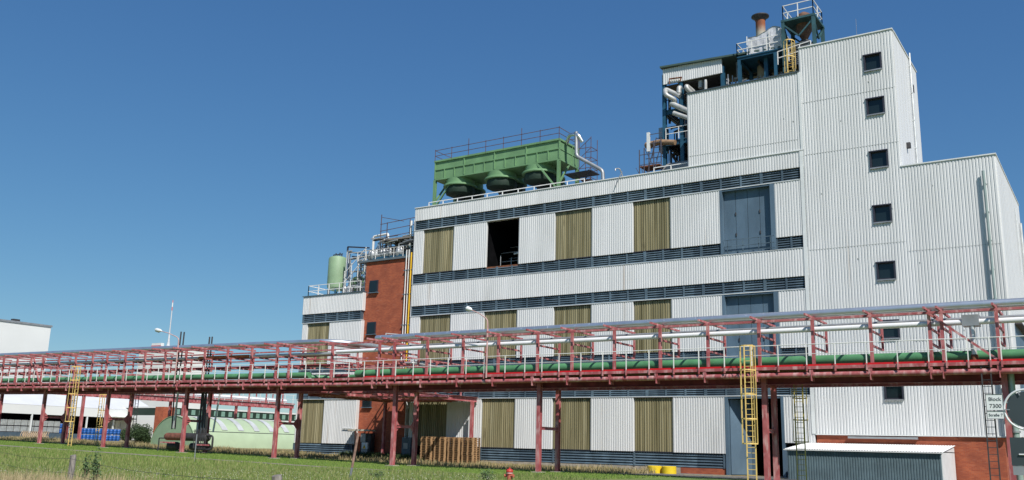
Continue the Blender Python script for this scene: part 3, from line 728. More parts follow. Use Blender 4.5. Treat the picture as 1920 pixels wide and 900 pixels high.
for (a, b_) in (((CX0, CY0), (CX1, CY0)), ((CX1, CY0), (CX1, CY1)), ((CX0, CY0), (CX0, CY1)), ((CX0, CY1), (CX1, CY1))):
    for z in (29.2, 29.75): q.bar((a[0], a[1], z), (b_[0], b_[1], z), .045)
for k in range(8):
    x = lerp(CX0, CX1, k/7)
    for y in (CY0, CY1): q.bar((x, y, 28.6), (x, y, 29.85+(.5 if k in (2, 5) and y == CY0 else 0)), .045)
q.build('scaffold_rail', PLUM, ck)
ht = thing('pipe_run', 'bent silver pipe running from the green cooler down to the roof', 'pipe', (-38, 68.3, 24))
MB().tube([tuple(at(1063, 268, Y=69.0)), tuple(at(1067, 253, Y=68.6)), tuple(at(1083, 251, Y=67.9)), tuple(at(1092, 266, Y=68.2))], .17, 12, bend=.45).build('swan_neck', SILVER, ht)
MB().tube([(-38.5, 68.0, 29.0), (-38.45, 68.0, 26.75), (-35.85, 68.0, 25.05), (-35.75, 68.0, 23.4)], .16, 12, bend=.3).build('down_pipe', GALV, ht)
sc_ = thing('scaffold_tower', 'thin scaffold tubes at the right end of the green cooler', 'scaffold', (-38.9, 71, 23.4))
q = MB()
for (x, y) in ((-39.4, 70.2), (-38.2, 70.2), (-39.4, 71.4), (-38.2, 71.4)): q.bar((x, y, 23.4), (x, y, 29.2), .045)
for z in np.arange(24.4, 29.0, .95):
    for (a, b_) in (((-39.4, 70.2), (-38.2, 70.2)), ((-38.2, 70.2), (-38.2, 71.4)), ((-39.4, 71.4), (-38.2, 71.4))): q.bar((*a, z), (*b_, z), .045)
    q.bar((-39.4, 70.2, z), (-38.2, 70.2, z+.9), .04)
q.build('tubes' if False else 'tube', PLUM, sc_)
MB().box(-39.3, -38.3, 70.3, 71.3, 25.2, 25.26).build('platform_board', RUST, sc_)
mp = thing('roof_platform', 'dark metal stair platform beside the green cooler leg', 'platform', (-38, 68.5, 23.4))
MB().box(-39.9, -37.2, 68.4, 70, 25.35, 25.43).bar((-37.3, 68.5, 25.35), (-38.4, 68.5, 24.0), .07).bar((-39.8, 68.4, 24.0), (-37.2, 68.4, 24.5), .05).build('frame', BFRAME, mp)
railing('roof_railing', 'long low white railing along the roof edge under the green cooler', [(-53.6, 66.5, 23.5), (-36.8, 66.5, 23.5)], .55, step=1.6, r=.03, mids=())
hk = thing('roof_hook', 'curved grey and pink hook bracket over the parapet', 'bracket', (-33.2, 66, 23.5))
MB().tube([(-33.05, 66.4, 23.5), (-33.2, 66.0, 24.3), (-33.55, 65.85, 24.3), (-33.5, 65.8, 24.1)], .05, 8, bend=.15).tube([(-32.9, 65.85, 23.95), (-33.2, 65.72, 23.3), (-33.45, 65.7, 22.75)], .04, 6).build('arm', GALV, hk)
bx = tag(MB().box(-44.0, -42.6, 66.9, 68, 23.42, 23.75).build('roof_vent', TRIM, None, (-43.3, 67.4, 23.42)), 'small white roof box under the middle fan of the cooler', 'roof vent')
bx = tag(MB().box(-36.8, -35.9, 66.7, 67.4, 23.42, 23.85).build('roof_vent', TRIM, None, (-36.3, 67, 23.42)), 'small white roof box by the foot of the bent silver pipe', 'roof vent')

# ---------------------------------------------------------------- process structure on the upper block
ps = thing('process_structure', 'open blue steel process structure with corrugated fascia on the upper roof', 'steel structure', (-26, 72, 29))
q = MB()
for x in (-30.9, -29.3, -25.6, -21.9, -18.6):
    for y in (70, 74.8): q.ibeam((x, y, 23.4), (x, y, 33.5 if x < -30 else 33.2), .3, .3, .03, (0, 1, 0))
for z in (27.2, 30.0): 
    for y in (70.0, 74.8): q.ibeam((-30.9, y, z), (-27.2, y, z), .22, .42, .03)
    q.ibeam((-30.9, 70, z), (-30.9, 74.8, z), .22, .35, .03)
q.build('steel_frame', TEAL, ps)
q = MB().sheet(-30.95, -25.6, 32.55, 33.95, 69.75, .2, .045, .12)
q.build('fascia', WHITE, ps)
rf = MB().add([(-31.1, 69.5, 34.05), (-18.4, 69.5, 33.45), (-18.4, 75.2, 33.45), (-31.1, 75.2, 34.05), (-31.1, 69.5, 34.2), (-18.4, 69.5, 33.6), (-18.4, 75.2, 33.6), (-31.1, 75.2, 34.2)],
    [(3,2,1,0),(4,5,6,7),(0,1,5,4),(1,2,6,5),(2,3,7,6),(3,0,4,7)])
rf.build('roof', mat('dark_green_roof_edge', (.06, .10, .085), .6), ps)
MB().box(-30.8, -18.6, 74.9, 75.0, 23.5, 33.4).box(-18.6, -18.5, 70.2, 75, 31.5, 33.4).build('rear_wall', mat('grey_sheet_wall', (.16, .17, .17), .7), ps)
q = MB()
for z in (31.3, 32.2, 32.9): q.box(-25.5, -18.7, 72.5, 72.62, z, z+.16)
for x in (-24.5, -22.7, -20.7): q.box(x, x+.15, 70.3, 74.8, 33.0, 33.2)
q.build('purlin', DARK, ps)
MB().box(-31, -25.7, 70.1, 74.8, 32.45, 32.52).build('floor_deck', DARK, ps); MB().box(-30.9, -27.3, 70.2, 74.8, 27.4, 27.46).build('floor_deck', DARK, ps)
MB().bar((-24.1, 70.8, 31.0), (-22.4, 70.8, 31.1), .14, .12).build('strip_light', mat('lamp_yellow_tube', (.8, .7, .35), .4), ps)
r3 = random.Random(5); q = MB(); q4 = MB()
for k in range(120):
    x = r3.uniform(-31.1, -27.4) if k % 3 else r3.uniform(-26.5, -19.5); y = r3.uniform(69.9, 73); z = r3.uniform(24.2, 32) if k % 3 else r3.uniform(30.2, 32.3)
    (q if k % 3 else q4).tube([(x, y, z), (x+r3.uniform(-.8, 2.2), y, z), (x+.3, y, z+r3.uniform(-1.5, 1.5))] if k % 2 else [(x, y, z-1), (x, y, min(32.4, z+1.2))], r3.uniform(.04, .13), 8, bend=.15)
q.build('dark_pipework', DARK, ps); q4.build('grey_pipework', GALV, ps)
railing('guard', '', [(-30.7, 69.75, 27.45), (-27.2, 69.75, 27.45)], 1.05, step=1.2, r=.025, par=ps)
DUCT = mat('dull_duct_jacket', (.50, .50, .48), .5, .4, var=.2, scale=2)
def zduct(label, pts, r, M=DUCT):
    q = MB().tube(pts, r, 14, bend=r*1.6); o = q.build('insulated_duct', M, None, tuple(pts[0])); tag(o, label, 'duct', 'silver ducts on the upper structure')
D = lambda px, py, Y=69.6: tuple(at(px, py, Y=Y))
zduct('zigzag silver duct sticking out at the far left of the process structure', [D(1275, 180), D(1247, 167), D(1248, 178, 69.0), D(1267, 188), D(1263, 196, 70)], .2)
zduct('short silver elbow duct, second from the left in the row under the fascia', [D(1281, 170, 70.6), D(1273, 163), D(1273, 175)], .21)
zduct('silver elbow duct folding back in a narrow loop, third from the left under the fascia', [D(1305, 176, 70.6), D(1286, 160), D(1289, 168), D(1302, 180, 70.2)], .2)
zduct('upright silver duct stub just above the upper block edge', [D(1314, 152, 70.4), D(1314, 165, 70.4)], .22)
zduct('slim upright silver duct stub, the rightmost above the upper block edge', [D(1323, 150, 70), D(1323, 169, 70)], .14)
zduct('long sloping silver duct, upper of the two crossing below the loops', [D(1258, 194), D(1298, 212)], .24)
zduct('long sloping silver duct, lower of the two crossing below the loops', [D(1263, 212), D(1298, 224)], .2)
hb = thing('lifting_bracket', 'rusty brown square bracket in front of the corrugated fascia', 'bracket', D(1265, 155))
MB().tube([D(1255, 158), D(1255, 148), D(1278, 145), D(1275, 152)], .07, 6).build('frame', RUST, hb)
tk = thing('horizontal_tank', 'grey lying tank with rounded end at the foot of the process structure', 'tank', (-30, 69.5, 23.5))
MB().lathe((-31.2, 70.4, 24.55), [(.2, 0), (.7, .12), (.95, .45), (1.0, .9), (1.0, 3.9)], 24, 'x').build('shell', mat('grey_tank_paint', (.33, .32, .30), .6), tk)
MB().box(-30.6, -30.3, 69.9, 70.9, 23.42, 23.8).box(-28.2, -27.9, 69.9, 70.9, 23.42, 23.8).build('saddle', DARK, tk)
td = thing('rusty_duct', 'brown rusty horizontal duct above the lying tank', 'duct', (-31, 70.3, 27))
MB().tube([D(1213, 273, 70.2), D(1235, 267, 69.6), D(1266, 267, 69.4)], [.3, .26, .22], 14).build('shell', mat('brown_stained_steel', (.30, .19, .11), .7, var=.35), td)
railing('roof_railing', 'low white railing on the parapet in front of the lying tank', [(-30.4, 66.6, 23.5), (-27.4, 66.6, 23.5)], .6, step=1.4, mids=())
st = thing('service_platform', 'rusty scaffold style service platform at the left foot of the process structure', 'scaffold', (-32.2, 69, 23.4))
q = MB()
for px in (1199, 1208, 1217, 1226, 1240):
    a = at(px, 320, Y=69.2); q.bar((a.x, 69.2, 23.4), (a.x, 69.2, a.z+rnd.uniform(1.4, 4.0)), .07)
for z in (24.6, 25.4, 26.3, 27.2, 28.0):
    q.bar((-32.9+max(0, z-26.4)*.6, 69.2, z), (-30.9, 69.2, z), .05); q.bar((-32.9+max(0, z-26.4)*.6, 70.4, z), (-30.9, 70.4, z), .05)
q.bar((-32.3, 69.1, 24.0), (-31.3, 69.1, 27.6), .05).bar((-31.6, 69.1, 24.2), (-31.1, 69.1, 26.2), .05)
for k in range(9):
    a = (rnd.uniform(-32.8, -31), 69.25, rnd.uniform(23.6, 26)); q.bar(a, (a[0]+rnd.uniform(-.9, .9), 69.25, a[2]+rnd.uniform(.8, 1.8)), .04)
q.build('tube', mat('grey_scaffold_tube', (.13, .12, .14), .5, .4), st)
MB().box(-32.9, -31.1, 69.2, 70.6, 25.2, 25.3).build('deck', RUST, st)
MB().box(-32.2, -31.95, 69.1, 69.3, 26.5, 28.2).build('notice_board', TRIM, st)
MB().box(-31.75, -31.15, 70.6, 71.4, 26.8, 29.0).build('cabinet', GALV, st)
MB().box(-33.2, -32.0, 67.5, 68.5, 23.42, 23.9).build('base_box', TRIM, st)
fv = tag(MB().lathe((-30.4, 71, 34.1), [(.26, 0), (.26, .35), (.5, .4), (.5, .52), (.2, .6)], 16).build('roof_cowl', RUST, None, (-30.4, 71, 34.1)), 'small rusty mushroom cowl on the left end of the fascia roof', 'vent')
# chimney
ch = thing('chimney_stack', 'rust streaked metal chimney with a wide dark flared cap', 'chimney', (-22.9, 72, 31))
CHM, n, b = nodes_of('rust_stained_stack'); tc = n.nodes.new('ShaderNodeTexCoord'); sp = n.nodes.new('ShaderNodeSeparateXYZ'); n.links.new(tc.outputs['Object'], sp.inputs[0])
c = mixer(n, (.42, .38, .30), (.30, .095, .035), band(n, sp.outputs[2], 5.3, 6.1))
c = mixer(n, c, (.10, .04, .03), noise(n, 1.6, (1, 1, .5), 8, .5, .78)); n.links.new(c, b.inputs['Base Color']); b.inputs['Roughness'].default_value = .8
MB().lathe((-22.9, 72, 0), [(.40, 29.5), (.40, 37.55), (.42, 37.7)], 20).build('flue', CHM, ch)
MB().lathe((-22.9, 72, 0), [(.42, 37.5), (.55, 37.75), (.74, 37.85), (.74, 37.93), (.5, 38.02), (.1, 38.05)], 20).build('cap', DARK, ch)
# blue platform with plastic-wrapped enclosure
pf = thing('blue_platform', 'blue steel platform with white railing standing on the upper roof', 'platform', (-22, 70, 31))
q = MB()
for x in (-23.9, -20.9):
    for y in (69.3, 72.2): q.ibeam((x, y, 29.5), (x, y, 33.1), .26, .26, .03, (0, 1, 0))
for y in (69.3, 72.2): q.ibeam((-24.05, y, 33.2), (-20.3, y, 33.2), .2, .25, .03)
for x in (-23.9, -20.4): q.ibeam((x, 69.3, 33.2), (x, 72.2, 33.2), .2, .25, .03)
q.build('steel_frame', TEAL, pf)
MB().box(-24.1, -20.2, 69.2, 72.3, 33.33, 33.4).build('deck', TEAL, pf)
railing('guard', '', [(-24.05, 72.2, 33.4), (-24.05, 69.2, 33.4), (-20.3, 69.2, 33.4)], 1.15, step=1.3, r=.03, par=pf)
n = BLUE.node_tree; b = n.nodes['Principled BSDF']; src = b.inputs['Base Color'].links[0].from_socket
n.links.new(mixer(n, src, (.045, .07, .095), cells(n, objx(n).outputs[0], 1.56, -.25, .75)), b.inputs['Base Color'])
WRAP = mat('translucent_plastic_wrap', (.56, .57, .61), .4, var=.12, scale=1.5, bump=.3, stretch=(1, 1, 2.5))
cg = thing('wrapped_enclosure', 'cage wrapped in crumpled white plastic sheeting on the blue platform', 'enclosure', (-22, 70.5, 33.4))
q = MB(); N = 14
top = lambda u: 35.0+.55*max(0, 1-abs(u-.80)/.5)
rr_ = random.Random(11)
for (xa, xb, y0_, y1_) in ((-23.2, -20.5, 69.5, 69.5), (-20.5, -20.5, 69.5, 71.8), (-23.2, -23.2, 69.5, 71.8), (-23.2, -20.5, 71.8, 71.8)):
    k = len(q.v)
    for i in range(N+1):
        for j_ in range(9):
            u = i/N; x = lerp(xa, xb, u); y = lerp(y0_, y1_, u); zt_ = top((x+23.2)/2.7)
            q.v.append((x, y+.02*math.sin(i*1.9+j_*.8)+rr_.uniform(-.015, .015), lerp(33.42, zt_, j_/8)))
    for i in range(N):
        for j_ in range(8): a = k+i*9+j_; q.f.append((a, a+9, a+10, a+1)); q.sm.append(False)
k = len(q.v)
for i in range(N+1):
    u = i/N; x = lerp(-23.2, -20.5, u)
    for y in (69.45, 70.6, 71.85): q.v.append((x, y, top(u)+rr_.uniform(-.02, .03)))
for i in range(N):
    for j_ in range(2): a = k+i*3+j_; q.f.append((a, a+3, a+4, a+1)); q.sm.append(False)
q.build('plastic_sheet', WRAP, cg)
q = MB()
for x in (-23.25, -21.4, -20.45): q.bar((x, 69.4, 33.4), (x, 69.4, 35.1), .06)
q.build('corner_post', RAIL, cg)
ladder('caged_ladder', 'yellow caged ladder on the roof between the blue platform and the tower', -19.25, 67.6, 29.7, 32.9, YEL, (30.2, 32.9), -1)
# tank on its tall frame
tw = thing('tank_tower', 'dark blue braced frame holding a rusty drum, standing on the tower roof', 'steel structure', (-18.5, 70, 31.5))
TX0, TX1, TY0, TY1 = -20.1, -17.7, 69.0, 71.6
q = MB()
for (x, y) in ((TX0, TY0), (TX1, TY0), (TX0, TY1), (TX1, TY1)): q.ibeam((x, y, 29.5), (x, y, 35.5), .26, .26, .03, (0, 1, 0))
for y in (TY0, TY1):
    q.bar((TX0, y, 35.2), ((TX0+TX1)/2, y, 34.0), .12); q.bar((TX1, y, 35.2), ((TX0+TX1)/2, y, 34.0), .12)
for x in (TX0, TX1): q.bar((x, TY0, 35.2), (x, (TY0+TY1)/2, 34.0), .12); q.bar((x, TY1, 35.2), (x, (TY0+TY1)/2, 34.0), .12)
q.box(TX0-.15, TX1+.15, TY0-.15, TY1+.15, 35.4, 35.58)
STEELB = mat('dark_teal_steel', (.03, .09, .105), .6, var=.25)
q.build('steel_frame', STEELB, tw)
railing('guard', '', [(TX0, TY0, 35.58), (TX1, TY0, 35.58), (TX1, TY1, 35.58), (TX0, TY1, 35.58), (TX0, TY0, 35.58)], 1.25, step=1.2, r=.03, par=tw)
MB().lathe(((TX0+TX1)/2+.1, (TY0+TY1)/2, 0), [(.15, 34.0), (.62, 34.9), (.62, 36.15), (.5, 36.3), (.2, 36.5)], 20).build('drum', mat('rust_brown_drum', (.17, .09, .06), .8, var=.4, scale=3), tw)
MB().tube([(-18.8, 70.3, 31.5), (-18.8, 70.3, 34.0)], .45, 14).build('inner_column', DARK, tw)
q = MB()
for k in range(12):
    q.tube([(r3.uniform(-19.9, -17.8), 70.2, 31.6), (r3.uniform(-19.9, -17.8), 70.2, 33.6)], .035, 6).bar((-19.9, 69.1, 31.7+.16*k), (-18.2, 69.1, 31.7+.16*k), .025)
q.build('small_pipework', GALV, tw)
railing('roof_railing', 'white railing on the roof at the foot of the tank tower', [(-20.4, 68.2, 31.55), (-17.8, 68.2, 31.9)], 1.1, step=.8, r=.03)
tag(MB().tube([(-14.1, 67, 31.5), (-14.1, 67, 33.4)], .015, 5).build('lightning_rod', GALV, None, (-14.1, 67, 31.5)), 'thin lightning rod on the tower roof edge', 'lightning rod')

# ---------------------------------------------------------------- tanks and pipework left of the brick tower
t1 = thing('vertical_tank', 'tall pale green upright tank with valves on top, on the low wing roof', 'tank', (-68, 69, 16))
TC = at(632, 510, Y=69); TT = at(632, 481, Y=69).z; TB = at(632, 540, Y=69).z
MB().lathe((TC.x, 69, 0), [(.2, TB-.35), (.6, TB-.25), (.9, TB), (.95, TB+.3), (.95, TT-.35), (.86, TT-.15), (.5, TT-.02), (.2, TT)], 28).build('shell', PALE, t1)
q = MB()
for a in range(4): q.bar((TC.x+.7*math.cos(a*1.57+.7), 69+.7*math.sin(a*1.57+.7), 15.9), (TC.x+.7*math.cos(a*1.57+.7), 69+.7*math.sin(a*1.57+.7), TB), .14)
q.build('leg', TEAL, t1)
q = MB()
for k in range(5): x = TC.x-.5+k*.28; q.tube([(x, 68.9, TT-.15), (x, 68.9, TT+.22+.12*(k % 2))], .06, 8).tube([(x-.1, 68.9, TT+.15), (x+.12, 68.9, TT+.2)], .05, 6)
q.build('valve', DARK, t1)
t2 = thing('horizontal_tank', 'green tank end seen beside the brick wall on the low wing roof', 'tank', (-65.6, 70, 16))
HT = at(664, 531, Y=69.4)
MB().lathe((HT.x, 69.4, HT.z), [(.15, -.1), (.55, 0), (.76, .25), (.8, .55), (.8, 3)], 24, 'y').build('shell', mat('mid_green_tank', (.16, .28, .14), .55), t2)
MB().box(HT.x-.6, HT.x+.6, 70, 70.3, 16, HT.z-.4).build('saddle', TEAL, t2)
MB().tube([(HT.x, 70.2, HT.z+.7), (HT.x, 70.2, HT.z+1.3)], .14, 8).tube([(HT.x-.4, 70.2, HT.z+1.0), (HT.x+.5, 70.2, HT.z+1.2)], .1, 8).build('nozzle', PALE, t2)
rp = thing('roof_pipework', 'dense pipework and valves on the brick tower roof with white guard rails', 'pipework', (-60, 69, 19))
q = MB(); q5 = MB(); q6 = MB()
r4 = random.Random(9)
for k in range(230):
    x = r4.uniform(-65.5, -55.3); y = r4.uniform(66.6, 68.4) if x > -61 else r4.uniform(68, 71); z0 = 19.1 if x > -61 else 16.2; z = z0+r4.uniform(.7, 2.3 if x > -61 else 4.6)
    t = (q, q5, q6)[k % 3]
    if k % 2: t.tube([(x, y, z0), (x, y, z), (x+r4.uniform(.5, 2), y, z)], r4.uniform(.03, .08), 6, bend=.1)
    else: t.tube([(x, y, z), (x+r4.uniform(.6, 2.4), y+r4.uniform(-.5, .5), z+r4.uniform(-.1, .1))], r4.uniform(.03, .09), 6)
    if k % 5 == 0: q6.lathe((x, y, z0+.1), [(.1, 0), (.22, .2), (.22, .7), (.1, .9)], 10)
q.build('dark_pipe', DARK, rp); q5.build('silver_pipe', ALU, rp); q6.build('grey_valve', GALV, rp)
q = MB()
for (x0, z0, x1, z1) in ((-66.6, 18, -66.6, 21.6), (-66.6, 21.6, -63.6, 21.2), (-66.3, 21.0, -63.9, 20.6), (-66.3, 18, -66.3, 21.0), (-65.9, 20.5, -64.0, 20.2), (-65.0, 16, -65.0, 20.4), (-64.6, 16, -64.6, 20.0)):
    q.bar((x0, 69.5, z0), (x1, 69.5, z1), .13)
q.build('dark_frame', BFRAME, rp)
MB().tube([(-64.2, 69.5, 19.0), (-61.3, 69.5, 19.5)], .11, 8).tube([(-61.9, 68.2, 19.2), (-61.9, 68.2, 21.95), (-60.0, 68.2, 22.05), (-60.0, 68.2, 20.8)], .12, 8, bend=.2).build('light_pipe', RAIL, rp)
q = MB()
for k in range(4): q.bar((-65.2+k*.9, 67.8, 16.1+k*.75), (-65.2+k*.9, 67.8, 18.6+k*.75), .06)
q.bar((-65.2, 67.8, 17.4), (-62.4, 67.8, 19.9), .06).bar((-65.2, 67.8, 18.4), (-62.4, 67.8, 20.8), .06)
q.build('stair_rail', RAIL, rp)
railing('guard', '', [(-63.5, 66.5, 19.05), (-56.5, 66.5, 19.1)], 1.0, step=1.1, r=.02, par=rp)
MB().box(-60.6, -56.5, 66.6, 69, 19.06, 19.35).build('blue_trough', TEAL, rp)
sp_ = thing('roof_scaffold', 'scaffold rails and plank deck above the brick tower roof beside the white wall', 'scaffold', (-57.5, 68, 21))
q = MB()
for x in (-60.1, -59.3, -56.4): q.bar((x, 67.2, 19.1), (x, 67.2, 23.8 if x < -60 else 22.9), .06)
for z in (21.4, 22.1, 22.8): q.bar((-60.2, 67.2, z), (-55.1, 67.2, z+.25), .05)
q.bar((-60.0, 67.2, 23.5), (-57.2, 67.2, 22.8), .05).bar((-56.4, 69, 19.1), (-56.4, 69, 24.4), .05)
q.build('tube', PLUM, sp_)
MB().box(-59.3, -55.0, 66.6, 69.2, 20.9, 21.05).build('plank_deck', mat('grey_plank', (.22, .19, .16), .9), sp_)
MB().box(-57.8, -55.0, 67.6, 69.4, 19.2, 20.9).build('dark_unit', DGREEN, sp_)
MB().tube([(-55.9, 66.8, 18.9), (-55.9, 66.8, 22.6)], .1, 8).tube([(-55.6, 67, 21.1), (-55.6, 67, 22.7), (-54.9, 67, 22.5)], .13, 8, bend=.2).build('white_pipe', RAIL, sp_)

# ---------------------------------------------------------------- yard objects by the factory
SHED = mat('shed_blue_grey_sheet', (.105, .155, .175), .55, var=.15)
sh = thing('lean_to_shed', 'low dark blue grey corrugated shed with white sheet roof against the brick plinth', 'shed', (-14, 63, 0))
sx0, sx1 = at(1477, 850, Y=61).x, at(1764, 850, Y=61).x
MB().sheet(sx0, sx1, .02, 1.90, 60.95, .16, .03, .1).build('front_wall', SHED, sh)
MB().box(sx1-.02, sx1+.05, 61.06, 65.8, .02, 1.95).box(sx0-.05, sx0, 61.06, 65.8, .02, 1.95).add([(sx1+.05, 61.0, 1.9), (sx1+.05, 65.8, 1.9), (sx1+.05, 65.8, 2.28), (sx1-.0, 61.0, 1.9), (sx1-.0, 65.8, 1.9), (sx1-.0, 65.8, 2.28)], [(0,1,2),(5,4,3),(0,2,5,3)]).build('end_wall', TRIM, sh)
q = MB(); n_ = round((sx1-sx0+.4)/.16); k = 0
for i in range(n_*2+1):
    x = sx0-.2+i*.08; dz = .035 if i % 2 else 0
    q.v += [(x, 60.75, 1.90+dz), (x, 65.85, 2.36+dz)]
for i in range(n_*2): q.f.append((2*i, 2*i+2, 2*i+3, 2*i+1)); q.sm.append(False)
q.box(sx0-.2, sx1+.2, 60.76, 60.80, 1.84, 1.895)
q.build('roof', mat('white_roof_sheet', (.78, .79, .78), .5, var=.05), sh)

bd = thing('block_sign', 'white sign reading Block 7300 and Straße 7 on the last rack column', 'sign', (-5.45, 51.6, 3.5))
SW = mat('white_sign_face', (.80, .81, .80), .4, var=.03)
MB().box(-5.84, -5.07, 51.58, 51.62, 3.93, 4.72).build('upper_panel', SW, bd)
MB().box(-5.84, -5.07, 51.58, 51.62, 3.52, 3.90).build('lower_panel', SW, bd)
q = MB()
for (z0, z1) in ((3.93, 4.72), (3.52, 3.90)):
    for (a, b_, c_, d_) in ((-5.84, -5.07, z0, z0+.018), (-5.84, -5.07, z1-.018, z1), (-5.84, -5.822, z0, z1), (-5.088, -5.07, z0, z1)): q.box(a, b_, 51.565, 51.579, c_, d_)
q.build('border', DARK, bd)
MB().box(-5.8, -4.9, 51.63, 52.4, 4.3, 4.36).box(-5.8, -4.9, 51.63, 52.4, 3.65, 3.7).build('mounting_bar', GALV, bd)
INK = mat('black_lettering', (.035, .035, .045), .5)
def text(s_, size, x, y, z, par, M=INK, name='lettering', sy=1.0):
    cu = bpy.data.curves.new(name, 'FONT'); cu.body = s_; cu.size = size; cu.align_x = 'CENTER'; cu.extrude = .002; cu.offset = size*.002
    to = bpy.data.objects.new(name+'_curve', cu); COL.objects.link(to)
    dg = bpy.context.evaluated_depsgraph_get(); me = bpy.data.meshes.new_from_object(to.evaluated_get(dg))
    bpy.data.objects.remove(to); me.name = name
    me.transform(Matrix.Rotation(math.radians(90), 4, 'X')); o0 = origin(par)
    me.transform(Matrix.Translation(Vector((x, y, z))-o0)); me.materials.clear(); me.materials.append(M)
    return obj_link(name, me, par)
text('Block', .25, -5.44, 51.57, 4.40, bd); text('7300', .27, -5.43, 51.57, 4.06, bd); text('Straße 7', .185, -5.45, 51.57, 3.65, bd)

mi = thing('traffic_mirror', 'round traffic mirror seen from its dark back with a pale rim at the right edge', 'traffic mirror', (-1.38, 18.05, 0))
mc = at(1925, 768, Y=18)
MB().lathe((mc.x, 18.0, mc.z), [(.30, -.02), (.30, .0), (.285, .03)], 40, 'y').build('back', mat('mirror_back', (.045, .06, .065), .45, var=.1), mi)
q = MB(); pts = [(mc.x+.335*math.cos(a), 17.99, mc.z+.335*math.sin(a)) for a in np.linspace(0, 2*math.pi, 41)]
q.tube(pts, .018, 8, cap=False); q.build('rim', TRIM, mi)
q = MB()
for a in (3.15, 1.9, .4, 4.6): q.bar((mc.x+.25*math.cos(a), 17.96, mc.z+.25*math.sin(a)), (mc.x+.33*math.cos(a), 17.96, mc.z+.33*math.sin(a)), .015)
q.build('clip', GALV, mi)
MB().tube([(mc.x+.04, 18.1, 0), (mc.x+.04, 18.1, mc.z+.1)], .038, 12).build('post', mat('pinkish_post', (.52, .36, .32), .5), mi)
sb = thing('sign_back', 'dark rectangular back of a second sign on the mirror post', 'sign', (-1.4, 18, 1.5))
p0, p1 = at(1893, 820, Y=18.0), at(1895, 873, Y=18.0)
MB().box(p0.x, p0.x+.5, 17.98, 18.0, p1.z, p0.z).build('panel', MATS['mirror_back'], sb)
MB().box(p0.x+.01, p0.x+.5, 17.985, 18.0, p1.z-.15, p1.z-.003).build('lower_panel', GALV, sb)
MB().tube([(p0.x+.12, 17.965, p0.z-.28), (p0.x+.34, 17.965, p0.z-.28)], .012, 8).build('clamp', TRIM, sb)

# pallets: four piles of worn flat pallets, every pallet an object
def make_pallet():
    t = thing('pallet', 'x', 'pallet', (0, 0, 0), 'pallets in tall piles')
    q = MB()
    for k in range(5): y = -.5+k*.22; q.box(-.6, .6, y, y+.1, .122, .144)
    q.build('deck_board', WOOD, t)
    q = MB()
    for x in (-.6, -.07, .46): q.box(x, x+.14, -.5, .5, .10, .1215)
    for x in (-.6, -.07, .46):
        for y in (-.5, -.05, .4): q.box(x, x+.14, y, y+.1, .022, .0995)
    q.build('block', WOOD, t)
    q = MB()
    for x in (-.6, -.07, .46): q.box(x, x+.14, -.5, .5, .0, .0215)
    q.build('base_board', WOOD, t)
    return t
pl = make_pallet(); first = True
piles = ['leftmost tall pile', 'second tall pile from the left', 'third tall pile from the left', 'rightmost tall pile']
for s in range(4):
    for k in range(15):
        loc = (-50.55+s*1.46+rnd.uniform(-.012, .012), 64.3+rnd.uniform(-.015, .015), gz(-50, 64)+.0+k*.1445)
        if first: o = pl; o.location = loc; first = False
        else: o = copy_tree(pl, loc)
        o.rotation_euler.z = rnd.uniform(-.008, .008)
        o['label'] = 'weathered wooden pallet stacked in the '+piles[s]+' by the wall'

# fire hydrant
hp = gpt(955, 904)
hy = thing('fire_hydrant', 'faded red fire hydrant standing in the mown grass', 'hydrant', (hp.x, hp.y, 0))
HY = mat('faded_hydrant_red', (.50, .13, .08), .6, var=.25, scale=8)
S_ = 1.05
MB().lathe((hp.x, hp.y, 0), [(.16, 0), (.16, .06), (.11, .08), (.115, .34), (.15, .36), (.15, .40)], 20).build('barrel', HY, hy)
MB().lathe((hp.x, hp.y, 0), [(.155, .43), (.165, .45), (.165, .52), (.13, .57), (.06, .60), (.035, .61), (.035, .66), (.01, .665)], 20).build('cap', mat('hydrant_cap_red', (.48, .045, .03), .5), hy)
MB().tube([(hp.x-.22, hp.y-.02, .29), (hp.x+.22, hp.y-.02, .29)], .06, 12).tube([(hp.x-.24, hp.y-.02, .29), (hp.x-.20, hp.y-.02, .29)], .08, 12).tube([(hp.x+.2, hp.y-.02, .29), (hp.x+.24, hp.y-.02, .29)], .08, 12).build('outlet', HY, hy)
MB().lathe((hp.x, hp.y, 0), [(.15, .402), (.15, .428)], 20).build('collar', TRIM, hy)

# yellow concrete rings
TUB = mat('yellow_ring_paint', (.72, .52, .015), .6, var=.1)
for i, (x, lb) in enumerate(((-28.92, 'squat yellow concrete ring, left one of the pair in the dry grass'), (-27.8, 'squat yellow concrete ring, right one of the pair beside the road'))):
    o = MB().lathe((x, 63, 0), [(.52, 0), (.52, .50), (.47, .53), (.40, .53), (.38, .50), (.38, .2)], 26).build('concrete_ring', TUB, None, (x, 63, 0)); tag(o, lb, 'bollard ring', 'yellow rings by the road')

